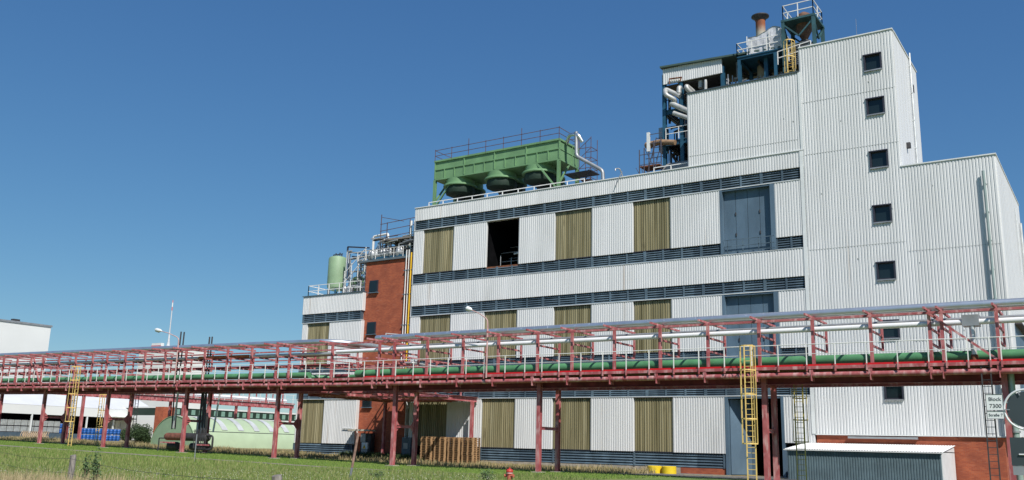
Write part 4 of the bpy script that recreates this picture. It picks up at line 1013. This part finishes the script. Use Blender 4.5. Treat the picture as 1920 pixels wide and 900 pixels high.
# electric cabinet on the brick wall
ec = thing('electric_cabinet', 'grey electric cabinet with yellow warning triangle under a small canopy at the brick wall', 'electric cabinet', (-59, 65.2, .4))
MB().box(-59.45, -58.25, 65.35, 65.9, .45, 2.5).build('frame', DARK, ec)
MB().box(-59.35, -58.75, 65.2, 65.36, 1.7, 2.45).box(-59.2, -58.45, 65.2, 65.36, .5, 1.05).build('box', GALV, ec)
MB().box(-59.15, -58.45, 65.18, 65.34, 1.08, 1.66).build('sign_plate', SW, ec)
MB().add([(-59.02, 65.165, 1.12), (-58.62, 65.165, 1.12), (-58.82, 65.165, 1.5), (-59.02, 65.175, 1.12), (-58.62, 65.175, 1.12), (-58.82, 65.175, 1.5)], [(0,1,2),(5,4,3),(0,3,4,1),(1,4,5,2),(2,5,3,0)]).build('warning_triangle', YELP, ec)
MB().add([(-58.84, 65.155, 1.18), (-58.80, 65.155, 1.28), (-58.85, 65.155, 1.3), (-58.81, 65.155, 1.42), (-58.78, 65.155, 1.31), (-58.82, 65.155, 1.29)], [(0, 1, 2), (3, 2, 5), (3, 5, 4)]).build('flash_symbol', INK, ec)
MB().box(-60.8, -58.2, 65.0, 66.0, 2.68, 2.84).build('canopy', mat('pale_board', (.50, .45, .36), .8), ec)
# thin sliding bolt on the wing panel
tag(MB().tube([(-62.2, 65.78, 2.95), (-60.9, 65.78, 2.9)], .05, 6).build('barrier_bar', TRIM, None, (-61.5, 65.78, 2.9)), 'short white bar fixed to the white wing panel next to the brick wall', 'bar')
e2 = thing('electric_cabinet', 'blue grey cabinet in the shade under the side rack left of the pallets', 'electric cabinet', (-54, 65, .3))
MB().box(-54.4, -53.4, 65.2, 65.8, .3, 2.2).build('housing', BLUE, e2); MB().box(-54.2, -53.7, 65.17, 65.2, 1.2, 1.7).build('label_plate', GALV, e2)

# ---------------------------------------------------------------- exchanger and vents at the third column pair
ex = thing('heat_exchanger', 'rusty and black lying vessels with pipe loops between the rack columns', 'heat exchanger', (-69, 54, .3))
MB().lathe((-72.0, 53.7, 1.75), [(.1, -.05), (.28, 0), (.33, .15), (.33, 2.4)], 20, 'x').build('rusty_shell', mat('brown_rust_shell', (.20, .075, .05), .8, var=.4, scale=3), ex)
MB().lathe((-69.6, 53.7, 1.75), [(.34, 0), (.34, 3.2), (.2, 3.35)], 20, 'x').lathe((-72.2, 54.2, .95), [(.1, 0), (.36, .1), (.36, 1.1), (.3, 1.3)], 18, 'x').lathe((-69.2, 54.3, .95), [(.3, 0), (.3, 2.2)], 18, 'x').build('black_shell', DARK, ex)
q = MB().tube([(-66.9, 53.5, 1.9), (-65.5, 53.5, 1.9), (-65.5, 53.5, .75), (-67.3, 53.5, .75)], .085, 8, bend=.3).tube([(-72.6, 53.4, .4), (-72.6, 53.4, 1.6), (-71.8, 53.4, 1.6)], .05, 8, bend=.1)
for k in range(8): x = -67.8+.27*k*.8; q.tube([(x, 53.4, .8), (x, 53.4, 2.4)], .045, 6)
q.tube([(-68.3, 54.2, .8), (-68.3, 54.2, 5.6)], .09, 8).tube([(-68.0, 54.3, 2.0), (-68.0, 54.3, 5.8), (-68.6, 54.3, 6.2)], .06, 8, bend=.2)
q.build('black_pipe', DARK, ex)
MB().tube([(-70.9, 53.5, 2.5), (-70.6, 53.4, 5.7)], .09, 8).tube([(-66.9, 54.6, 2.2), (-66.7, 54.8, 5.6)], .08, 8).build('pale_pipe', ALU, ex)
MB().box(-72.3, -70.4, 53.3, 53.45, 1.18, 1.3).box(-67.3, -65.8, 53.3, 53.45, 1.05, 1.17).build('support_bracket', RACK, ex)
MB().box(-69.2, -68.2, 54.6, 55.0, 2.0, 3.6).build('grey_panel', GALV, ex)
for (x, y, z1, lb) in ((-71.85, 54, 11.15, 'left one of the taller pair of black vent pipes'), (-71.4, 54, 11.1, 'right one of the taller pair of black vent pipes'), (-67.8, 54, 10.5, 'left one of the shorter pair of black vent pipes'), (-67.45, 54, 10.5, 'right one of the shorter pair of black vent pipes')):
    o = MB().tube([(x+.35, y-.2, 2.4), (x+.05, y-.1, 6), (x, y, z1)], .065, 8).build('vent_pipe', DARK, None, (x, y, 2.4)); tag(o, lb+' rising through the rack', 'vent pipe', 'black vent pipes through the rack')

# ---------------------------------------------------------------- posts and wire in the foreground
fpos = [(-37.1, 19.85), (-23.98, 14.99), (-10.88, 10.14)]
plab = ['weathered grey wooden fence post off beyond the left edge', 'weathered grey wooden fence post in the dry grass at lower left', 'top of a grey wooden fence post at the bottom edge']
for (x, y), lb in zip(fpos, plab):
    q = MB(); q.tube([(x, y, 0), (x+.01, y, .5), (x, y+.01, 1.05), (x, y, 1.09)], [.085, .078, .08, .074], 9)
    o = q.build('fence_post', GREYWOOD, None, (x, y, 0)); tag(o, lb, 'fence post', 'posts of the foreground wire fence')
q = MB()
for (a, b_) in zip(fpos[:-1], fpos[1:]):
    for z in (1.0, .62):
        pts = [(lerp(a[0], b_[0], t), lerp(a[1], b_[1], t)-.09, z-.10*math.sin(math.pi*t)) for t in np.linspace(0, 1, 9)]
        q.tube(pts, .004, 4)
tag(q.build('fence_wire', DARK, None, (-24, 15, .8)), 'thin sagging wires strung between the grey fence posts', 'fence wire')
mp_ = gpt(364, 866)
o = MB().tube([(mp_.x, mp_.y, mp_.z-.02), (mp_.x+.02, mp_.y, mp_.z+2.0*(mp_.y/46))], .035, 8).build('marker_post', GALV, None, tuple(mp_)); tag(o, 'slim pale grey metal post in the grass in front of the rusty vessels', 'marker post')
lp = gpt(655, 904); tp = at(672, 812, Y=lp.y)
t = thing('leaning_pole', 'rusty brown leaning pole in the lawn, in line with the electric cabinet', 'pole', tuple(lp))
MB().tube([lp, lp.lerp(tp, .3)], .05, 8).build('pale_foot', GALV, t); MB().tube([lp.lerp(tp, .3), tp], .055, 8).build('shaft', mat('brown_pole', (.33, .20, .15), .8, var=.3, scale=6), t)

# ---------------------------------------------------------------- background on the left
bw = thing('white_warehouse', 'tall plain white warehouse block at the far left', 'warehouse', (-230, 90, 0))
FARW = mat('far_white_wall', (.72, .73, .71), .6, var=.04, scale=.1)
MB().box(-260, -200, 40, 115.9, 0, 25.2).build('wall', FARW, bw); MB().box(-260.2, -199.8, 39.8, 116.1, 25.2, 25.6).build('parapet', GALV, bw)
MB().box(-201.5, -200.5, 107.5, 109, 25.6, 26.1).build('roof_box', DARK, bw)
ha = thing('loading_hall', 'long white hall with a deep canopy over a dark open loading dock', 'hall', (-186, 95, 0))
HX = -176
MB().box(-198, HX-6, 30, 128, .3, 7.2).build('rear_wall', BLACK, ha)
q = MB().add([(HX, 30, 5.55), (HX, 128, 5.45), (HX, 128, 7.2), (HX, 30, 7.2), (HX-.3, 30, 5.55), (HX-.3, 128, 5.45), (HX-.3, 128, 7.2), (HX-.3, 30, 7.2)], [(0,1,2,3),(7,6,5,4),(0,4,5,1),(1,5,6,2)])
q.build('canopy_fascia', FARW, ha)
MB().add([(HX+.02, 30, 7.25), (HX+.02, 128, 7.25), (HX-9, 128, 10.6), (HX-9, 30, 10.6), (HX, 30, 7.1), (HX, 128, 7.1), (HX-9, 128, 10.4), (HX-9, 30, 10.4)], [(0,1,2,3),(7,6,5,4),(0,4,5,1),(1,5,6,2),(2,6,7,3)]).build('roof', mat('pale_roof_sheet', (.66, .67, .68), .6, var=.05, scale=.3), ha)
MB().box(HX-6, HX+.2, 30, 116, .5, 2.0).build('dock_platform', BLUE, ha)
q = MB()
for y in (100.5, 112, 118, 124, 127.8): q.box(HX-.3, HX, y, y+.25, 2.0 if y < 116 else .8, 5.5)
q.build('canopy_post', TRIM, ha)
MB().box(HX-5.9, HX-2, 120, 127.5, .8, 4.9).build('office_front', FARW, ha)
MB().box(HX-1.9, HX-1.8, 121, 126, 3.0, 4.6).build('window', GLASS, ha)
MB().box(HX-5, HX+2.5, 117, 128, 5.56, 5.7).build('side_canopy', FARW, ha)
# tanks in wire cages on the dock
def make_ibc():
    t = thing('caged_container', 'x', 'container', (0, 0, 0), 'white caged liquid containers on the dock')
    MB().box(-.48, .48, -.55, .55, .16, 1.1).build('tank', mat('white_plastic_tank', (.45, .47, .45), .5, var=.1), t)
    MB().box(-.5, .5, -.58, .58, 0, .15).build('pallet_base', DARK, t)
    q = MB()
    for y in np.arange(-.56, .6, .28): q.bar((.5, y, .15), (.5, y, 1.14), .03)
    for z in (.4, .65, .9, 1.13): q.bar((.5, -.57, z), (.5, .57, z), .03)
    q.build('cage', GALV, t); return t
ib = make_ibc(); firsti = True
for k in range(12):
    y = 94.4+k*1.32
    if k == 10: continue
    for r_ in range(2):
        loc = (HX-1.2, y, 2.0+r_*1.18)
        if firsti: o = ib; o.location = loc; firsti = False
        else: o = copy_tree(ib, loc)
        o['label'] = 'white caged liquid container in the upper row on the loading dock' if r_ else 'white caged liquid container in the lower row on the loading dock'
BLU = mat('bright_blue_drum', (.012, .10, .36), .4, var=.15)
def make_drum(M):
    t = thing('blue_drum', 'x', 'drum', (0, 0, 0), 'blue drums stacked outside the hall')
    MB().lathe((0, 0, 0), [(.27, 0), (.29, .03), (.29, .28), (.305, .30), (.29, .32), (.29, .58), (.305, .60), (.29, .62), (.29, .87), (.28, .9)], 14).build('body', M, t)
    MB().lathe((0, 0, 0), [(.285, .902), (.30, .905), (.30, .93), (.27, .935)], 14).build('lid', TRIM, t); return t
dr_ = make_drum(BLU); firstd = True
for r_ in range(2):
    for k in range(11):
        a = at(150+k*7.1, 828, Z=.85); a = at(150+k*7.1, 822, X=-140.0)
        loc = (-140.0, a.y, gz(-140, a.y)-.02+r_*1.0)
        if firstd: o = dr_; o.location = loc; firstd = False
        else: o = copy_tree(dr_, loc)
        o['label'] = 'bright blue drum in the upper row outside the hall' if r_ else 'bright blue drum in the lower row outside the hall'
for k in range(2):
    for r_ in range(2):
        o = copy_tree(dr_, (HX-1.2, 107.4+k*.75, 2.0+r_*1.0)); o['label'] = 'dark blue drum between the white caged containers on the loading dock'; o['group'] = 'blue drums on the dock'
tr = thing('wooden_frames', 'row of bent wooden frames leaning in the dry grass below the dock', 'wooden frames', (-150, 88, .9))
pa_, pb_ = at(38, 826, X=-140), at(84, 828, X=-140)
for k in range(14):
    y = lerp(pa_.y, pb_.y, k/13); z0 = .9
    MB().tube([(-140, y-.2, z0), (-140, y-.05, z0+.8), (-140, y+.25, z0+1.25), (-140, y+.5, z0+1.2), (-140, y+.35, z0+.7), (-140, y+.55, z0)], .05, 6).build('frame', mat('pale_wood', (.50, .36, .22), .8), tr)
MB().tube([(-140, pa_.y-2.5, 1.15), (-140, pb_.y+.5, 1.35)], .05, 6).build('stretcher', MATS['pale_wood'], tr)
# arched storage hall
qh = thing('arched_hall', 'pale green arched storage hall with white skylight strips', 'storage hall', (-90.8, 76, .6))
qx, qr, qh_ = -90.8, 3.9, 3.5; y0_, y1_ = 68.6, 84.6; zb_ = .6
prof = [(qx+qr*math.cos(a), zb_+qh_*math.sin(a)) for a in np.linspace(0, math.pi, 25)]
seg = lambda i0, i1, off, ya_, yb_: [((qx+(qr+off)*math.cos(a), ya_, zb_+(qh_+off)*math.sin(a)), (qx+(qr+off)*math.cos(a), yb_, zb_+(qh_+off)*math.sin(a))) for a in np.linspace(math.pi*i0, math.pi*i1, 14)]
def arch(i0, i1, off, ya_, yb_, name, M):
    q = MB(); L_ = seg(i0, i1, off, ya_, yb_)
    for a, b_ in L_: q.v += [a, b_]
    for i in range(len(L_)-1): q.f.append((2*i, 2*i+1, 2*i+3, 2*i+2)); q.sm.append(True)
    return q.build(name, M, qh)
QG = mat('pale_green_hall_sheet', (.42, .52, .34), .55, var=.06, scale=.6)
arch(0, 1, 0, y0_, y1_, 'shell', QG)
GE = mat('green_end_wall', (.25, .37, .24), .6, var=.06)
MB().add([(p[0], y0_, p[1]) for p in prof], [tuple(range(24, -1, -1))]).build('end_wall', GE, qh); MB().add([(p[0], y1_, p[1]) for p in prof], [tuple(range(25))]).build('end_wall', GE, qh)
arch(.175, .18, .02, y0_-.1, y1_+.1, 'seam', DARK)
for k in range(6):
    y = y0_+1.8+k*2.4; arch(.20, .44, .04, y, y+.8, 'skylight', mat('skylight_sheet', (.50, .52, .52), .6))
q = MB()
for a, b_ in zip(prof[:-1], prof[1:]): q.bar((a[0], y0_-.03, a[1]), (b_[0], y0_-.03, b_[1]), .06)
q.build('end_trim', PALE, qh)
# far building with a green glazed strip
fb = thing('glazed_building', 'long white building behind with a dark green glazed strip under its roof', 'building', (-170, 138, 0))
MB().box(-185, -160, 121, 175, .3, 6.1).box(-185, -160, 121, 175, 7.6, 7.9).build('wall', FARW, fb)
MB().box(-184, -160.15, 121.1, 174.9, 6.1, 7.6).build('glazed_strip', DGREEN, fb)
for y in np.arange(121, 172, 1.9): MB().box(-160.14, -160.05, y, y+.9, 6.35, 7.35).build('pane', mat('pale_green_glass', (.20, .34, .27), .2), fb)
MB().box(-160.2, -159.9, 156, 159, 1, 7.6).build('downpipe_cover', DGREEN, fb)
rb = tag(MB().box(-160.5, -158, 116.5, 119.5, .5, 7.6).build('brick_block', BRICK, None, (-158, 115, .5)), 'small red brick block between the white hall and the green arched hall', 'brick building')
# distant mast with its building
dm = thing('distant_tower', 'distant white mast with red bands on a far pale building', 'mast', (-452, 330, 0))
MB().box(-475, -440, 330, 350, 0, 50.5).build('building', FARW, dm)
MB().lathe((-452, 332, 0), [(2.4, 50.5), (2.2, 51.6), (1.1, 52.4), (.6, 55), (.32, 62), (.28, 73)], 12).build('mast', mat('pale_mast', (.55, .57, .6), .5), dm)
RW = mat('red_mast_band', (.55, .22, .25), .6)
MB().lathe((-452, 332, 0), [(.36, 73.0), (.34, 75)], 12).lathe((-452, 332, 0), [(.3, 77.5), (.2, 79)], 12).build('red_band', RW, dm)
MB().lathe((-452, 332, 0), [(.34, 75.0), (.3, 77.5)], 12).build('white_band', TRIM, dm)
MB().box(-463, -454.5, 329, 331, 50.6, 54.2).build('roof_house', TRIM, dm)
MB().box(-463.1, -454.4, 328.8, 328.99, 51.5, 53.0).build('red_stripe', RW, dm)

# ---------------------------------------------------------------- vegetation
def veg(name, cols, rough=.8):
    M, n, b = nodes_of(name)
    g = n.nodes.new('ShaderNodeNewGeometry'); rp = n.nodes.new('ShaderNodeValToRGB'); rp.color_ramp.interpolation = 'LINEAR'
    el = rp.color_ramp.elements
    while len(el) < len(cols): el.new(.5)
    for i, c_ in enumerate(cols): el[i].position = i/(len(cols)-1); el[i].color = (*c_, 1)
    n.links.new(g.outputs['Random Per Island'], rp.inputs[0]); n.links.new(rp.outputs[0], b.inputs['Base Color']); b.inputs['Roughness'].default_value = rough
    return M
RG = np.random.default_rng(4)
def blades(name, px, py, h, wd, M, label, cat='grass', lean=.35, kind='stuff', zoff=0.):
    n_ = len(px); ang = RG.uniform(0, 2*np.pi, n_); la = RG.uniform(0, 2*np.pi, n_); ln = RG.uniform(.05, lean, n_)*h
    z = np.array([gz(a, b_) for a, b_ in zip(px, py)])+zoff
    dx, dy = np.cos(ang)*wd/2, np.sin(ang)*wd/2; lx, ly = np.cos(la)*ln, np.sin(la)*ln
    V = np.empty((n_, 5, 3))
    V[:, 0] = np.stack([px-dx, py-dy, z-.02], 1); V[:, 1] = np.stack([px+dx, py+dy, z-.02], 1)
    V[:, 2] = np.stack([px+dx*.7+lx*.35, py+dy*.7+ly*.35, z+h*.6], 1); V[:, 3] = np.stack([px-dx*.7+lx*.35, py-dy*.7+ly*.35, z+h*.6], 1)
    V[:, 4] = np.stack([px+lx, py+ly, z+h], 1)
    me = bpy.data.meshes.new(name); me.vertices.add(n_*5); me.vertices.foreach_set('co', V.ravel())
    base = np.arange(n_)[:, None]*5
    loops = np.concatenate([base+[0, 1, 2, 3], base+[3, 2, 4]], 1).ravel()
    me.loops.add(n_*7); me.loops.foreach_set('vertex_index', loops)
    me.polygons.add(n_*2); st_ = (np.arange(n_)[:, None]*7+[0, 4]).ravel(); me.polygons.foreach_set('loop_start', st_)
    me.update(calc_edges=True); me.materials.append(M)
    return tag(obj_link(name, me), label, cat, None, kind)
def wedge(n_, d0, d1, a0=-66, a1=-2, power=1.):
    """random spots between two distances and two bearings"""
    a = np.radians(RG.uniform(a0, a1, n_)); d = (RG.uniform(d0**2, d1**2, n_))**.5
    return np.sin(a)*d, np.cos(a)*d
GM = veg('meadow_grass_blades', [(.09, .155, .024), (.15, .22, .042), (.20, .25, .065), (.30, .29, .12), (.12, .19, .034)])
x, y = wedge(120000, 24, 52, -66, -28); x2, y2 = wedge(60000, 50, 98, -66, -42); x = np.concatenate([x, x2]); y = np.concatenate([y, y2]); k = (y < 42.6)
cl_ = np.sin(x*.9)+np.sin(y*1.3+x*.4)+np.sin(x*.31-y*.5)
h = RG.uniform(.10, .26, len(x))*(1+.28*cl_.clip(-1.5, 2)); k &= h > .05
blades('meadow_grass', x[k], y[k], h[k], RG.uniform(.02, .05, k.sum()), GM, 'rough green and yellowing meadow grass across the foreground')
LM = veg('lawn_blades', [(.10, .18, .02), (.13, .215, .032), (.165, .25, .04), (.21, .255, .065)])
x = RG.uniform(-110, -24, 90000); y = RG.uniform(38, 57, 90000); k = (abs(y-44.9) > .8)
blades('lawn_grass', x[k], y[k], RG.uniform(.03, .09, k.sum()), RG.uniform(.03, .06, k.sum()), LM, 'short mown bright green lawn round the rack columns')
DM = veg('dry_grass_blades', [(.20, .15, .07), (.36, .28, .14), (.46, .37, .20), (.14, .15, .05), (.30, .25, .11)])
x = RG.uniform(-135, -28.5, 70000); y = RG.uniform(58.5, 65.7, 70000); k = ~((x > -59) & (x < -45.5) & (RG.random(70000) < .6)) 
h = RG.uniform(.12, .6, 70000)*(.62+.4*np.sin(x*.7+np.sin(x*.23)*3)*np.cos(y*1.1+x*.31))*(.6+.6*RG.random(70000))
blades('dry_grass', x[k], y[k], h[k], RG.uniform(.03, .06, k.sum()), DM, 'strip of dry straw coloured grass along the factory wall')
x, y = wedge(16000, 22, 31, -66, -53); k = RG.random(16000) < np.clip((np.degrees(np.arctan2(-x, y))-54.)/7, .06, 1)
blades('straw_grass', x[k], y[k], RG.uniform(.30, .72, k.sum()), RG.uniform(.012, .03, k.sum()), veg('straw_blades', [(.34, .27, .14), (.50, .41, .24), (.42, .33, .17), (.16, .18, .06)]), 'tall pale straw grass in the lower left corner', lean=.3)
# white clover and yarrow heads
x, y = wedge(2600, 24, 46, -62, -34); k = y < 43; x, y = x[k], y[k]
q = MB()
for a, b_ in zip(x, y):
    z = gz(a, b_)+RG.uniform(.12, .34); s = RG.uniform(.008, .022)
    q.add([(a-s, b_, z), (a, b_-s, z), (a+s, b_, z), (a, b_+s, z), (a, b_, z+s), (a, b_, z-s)], [(0,1,4),(1,2,4),(2,3,4),(3,0,4),(1,0,5),(2,1,5),(3,2,5),(0,3,5)])
tag(q.build('meadow_flowers', mat('white_flower_heads', (.45, .46, .34), .8, var=.2)), 'tiny white flower heads scattered over the meadow', 'flowers', None, 'stuff')
# dark weeds at the foot of the brick wall
x = RG.uniform(-60.6, -51, 9000); y = RG.uniform(63.8, 66.2, 9000)
blades('wall_weeds', x, y, RG.uniform(.1, .75, 9000)*(.5+.5*np.sin(x*2.1)**2), RG.uniform(.05, .12, 9000), veg('dark_weed_leaves', [(.025, .05, .015), (.05, .09, .02), (.09, .11, .04)]), 'dark green weeds growing along the foot of the brick wall', 'weeds', .6)
def leafy(name, label, cat, c, rx, ry, rz, n_, s, M, stemM, stems=5, seed=1, group=None):
    r = random.Random(seed); t = thing(name, label, cat, c, group); q = MB(); cc = Vector(c)
    blobs = [(Vector((r.uniform(-rx, rx)*.62, r.uniform(-ry, ry)*.62, rz*r.uniform(.25, .8))), r.uniform(.25, .5)) for _ in range(12)]
    for _ in range(n_):
        b0, br_ = r.choice(blobs); d_ = Vector((r.gauss(0, 1), r.gauss(0, 1), r.gauss(0, 1))).normalized()*(r.random()**.4)
        p = cc+b0+Vector((d_.x*rx*br_*1.3, d_.y*ry*br_*1.3, d_.z*rz*br_)); p.z = max(p.z, c[2]+.03)
        n1 = Vector((r.gauss(0, 1), r.gauss(0, 1), r.gauss(0, 1))).normalized(); n2_ = n1.orthogonal().normalized()
        q.add([p-n1*s, p+n2_*s*.45, p+n1*s*1.1, p-n2_*s*.45], [(0, 1, 2, 3)])
    q.build('foliage', M, t); q = MB()
    for k in range(stems): q.tube([cc, cc+Vector((r.uniform(-rx, rx)*.5, r.uniform(-ry, ry)*.5, rz*.7))], [.05*rz/2, .015], 5)
    q.build('stem', stemM, t); return t
BUSH = veg('dark_bush_leaves', [(.018, .042, .014), (.035, .07, .02), (.055, .095, .03), (.02, .05, .018)])
STEM = mat('brown_stem', (.10, .075, .045), .9)
bp_ = Vector((at(254, 834, Y=66).x, 66, .8))
leafy('bush', 'dark green rounded bush beside the blue drums', 'bush', tuple(bp_), 1.45, 1.4, 2.1, 13000, .075, BUSH, STEM, 6, 2)
WEED = veg('weed_leaves', [(.05, .10, .03), (.08, .14, .05), (.12, .17, .07)])
wl = ['tall leafy weed just right of the grey fence post', 'second tall leafy weed right of the grey fence post', 'bushy pale thistle clump left of the fire hydrant', 'leafy weed in the meadow near the leaning pole']
for i, (px_, d_, hh, lb) in enumerate(((163, 27, 1.0, wl[0]), (182, 26, 1.12, wl[1]), (912, 41, .62, wl[2]), (705, 40, .5, wl[3]))):
    p = at(px_, 880, Z=0); v = Vector((p.x, p.y, 0)).normalized()*(d_/math.cos(math.atan((px_-960)/F)))
    leafy('weed', lb, 'weed', (v.x, v.y, gz(v.x, v.y)), .16 if i < 2 else .4, .16 if i < 2 else .3, hh, 420, .035, WEED, STEM, 3 if i < 2 else 6, 20+i, 'tall weeds in the meadow')
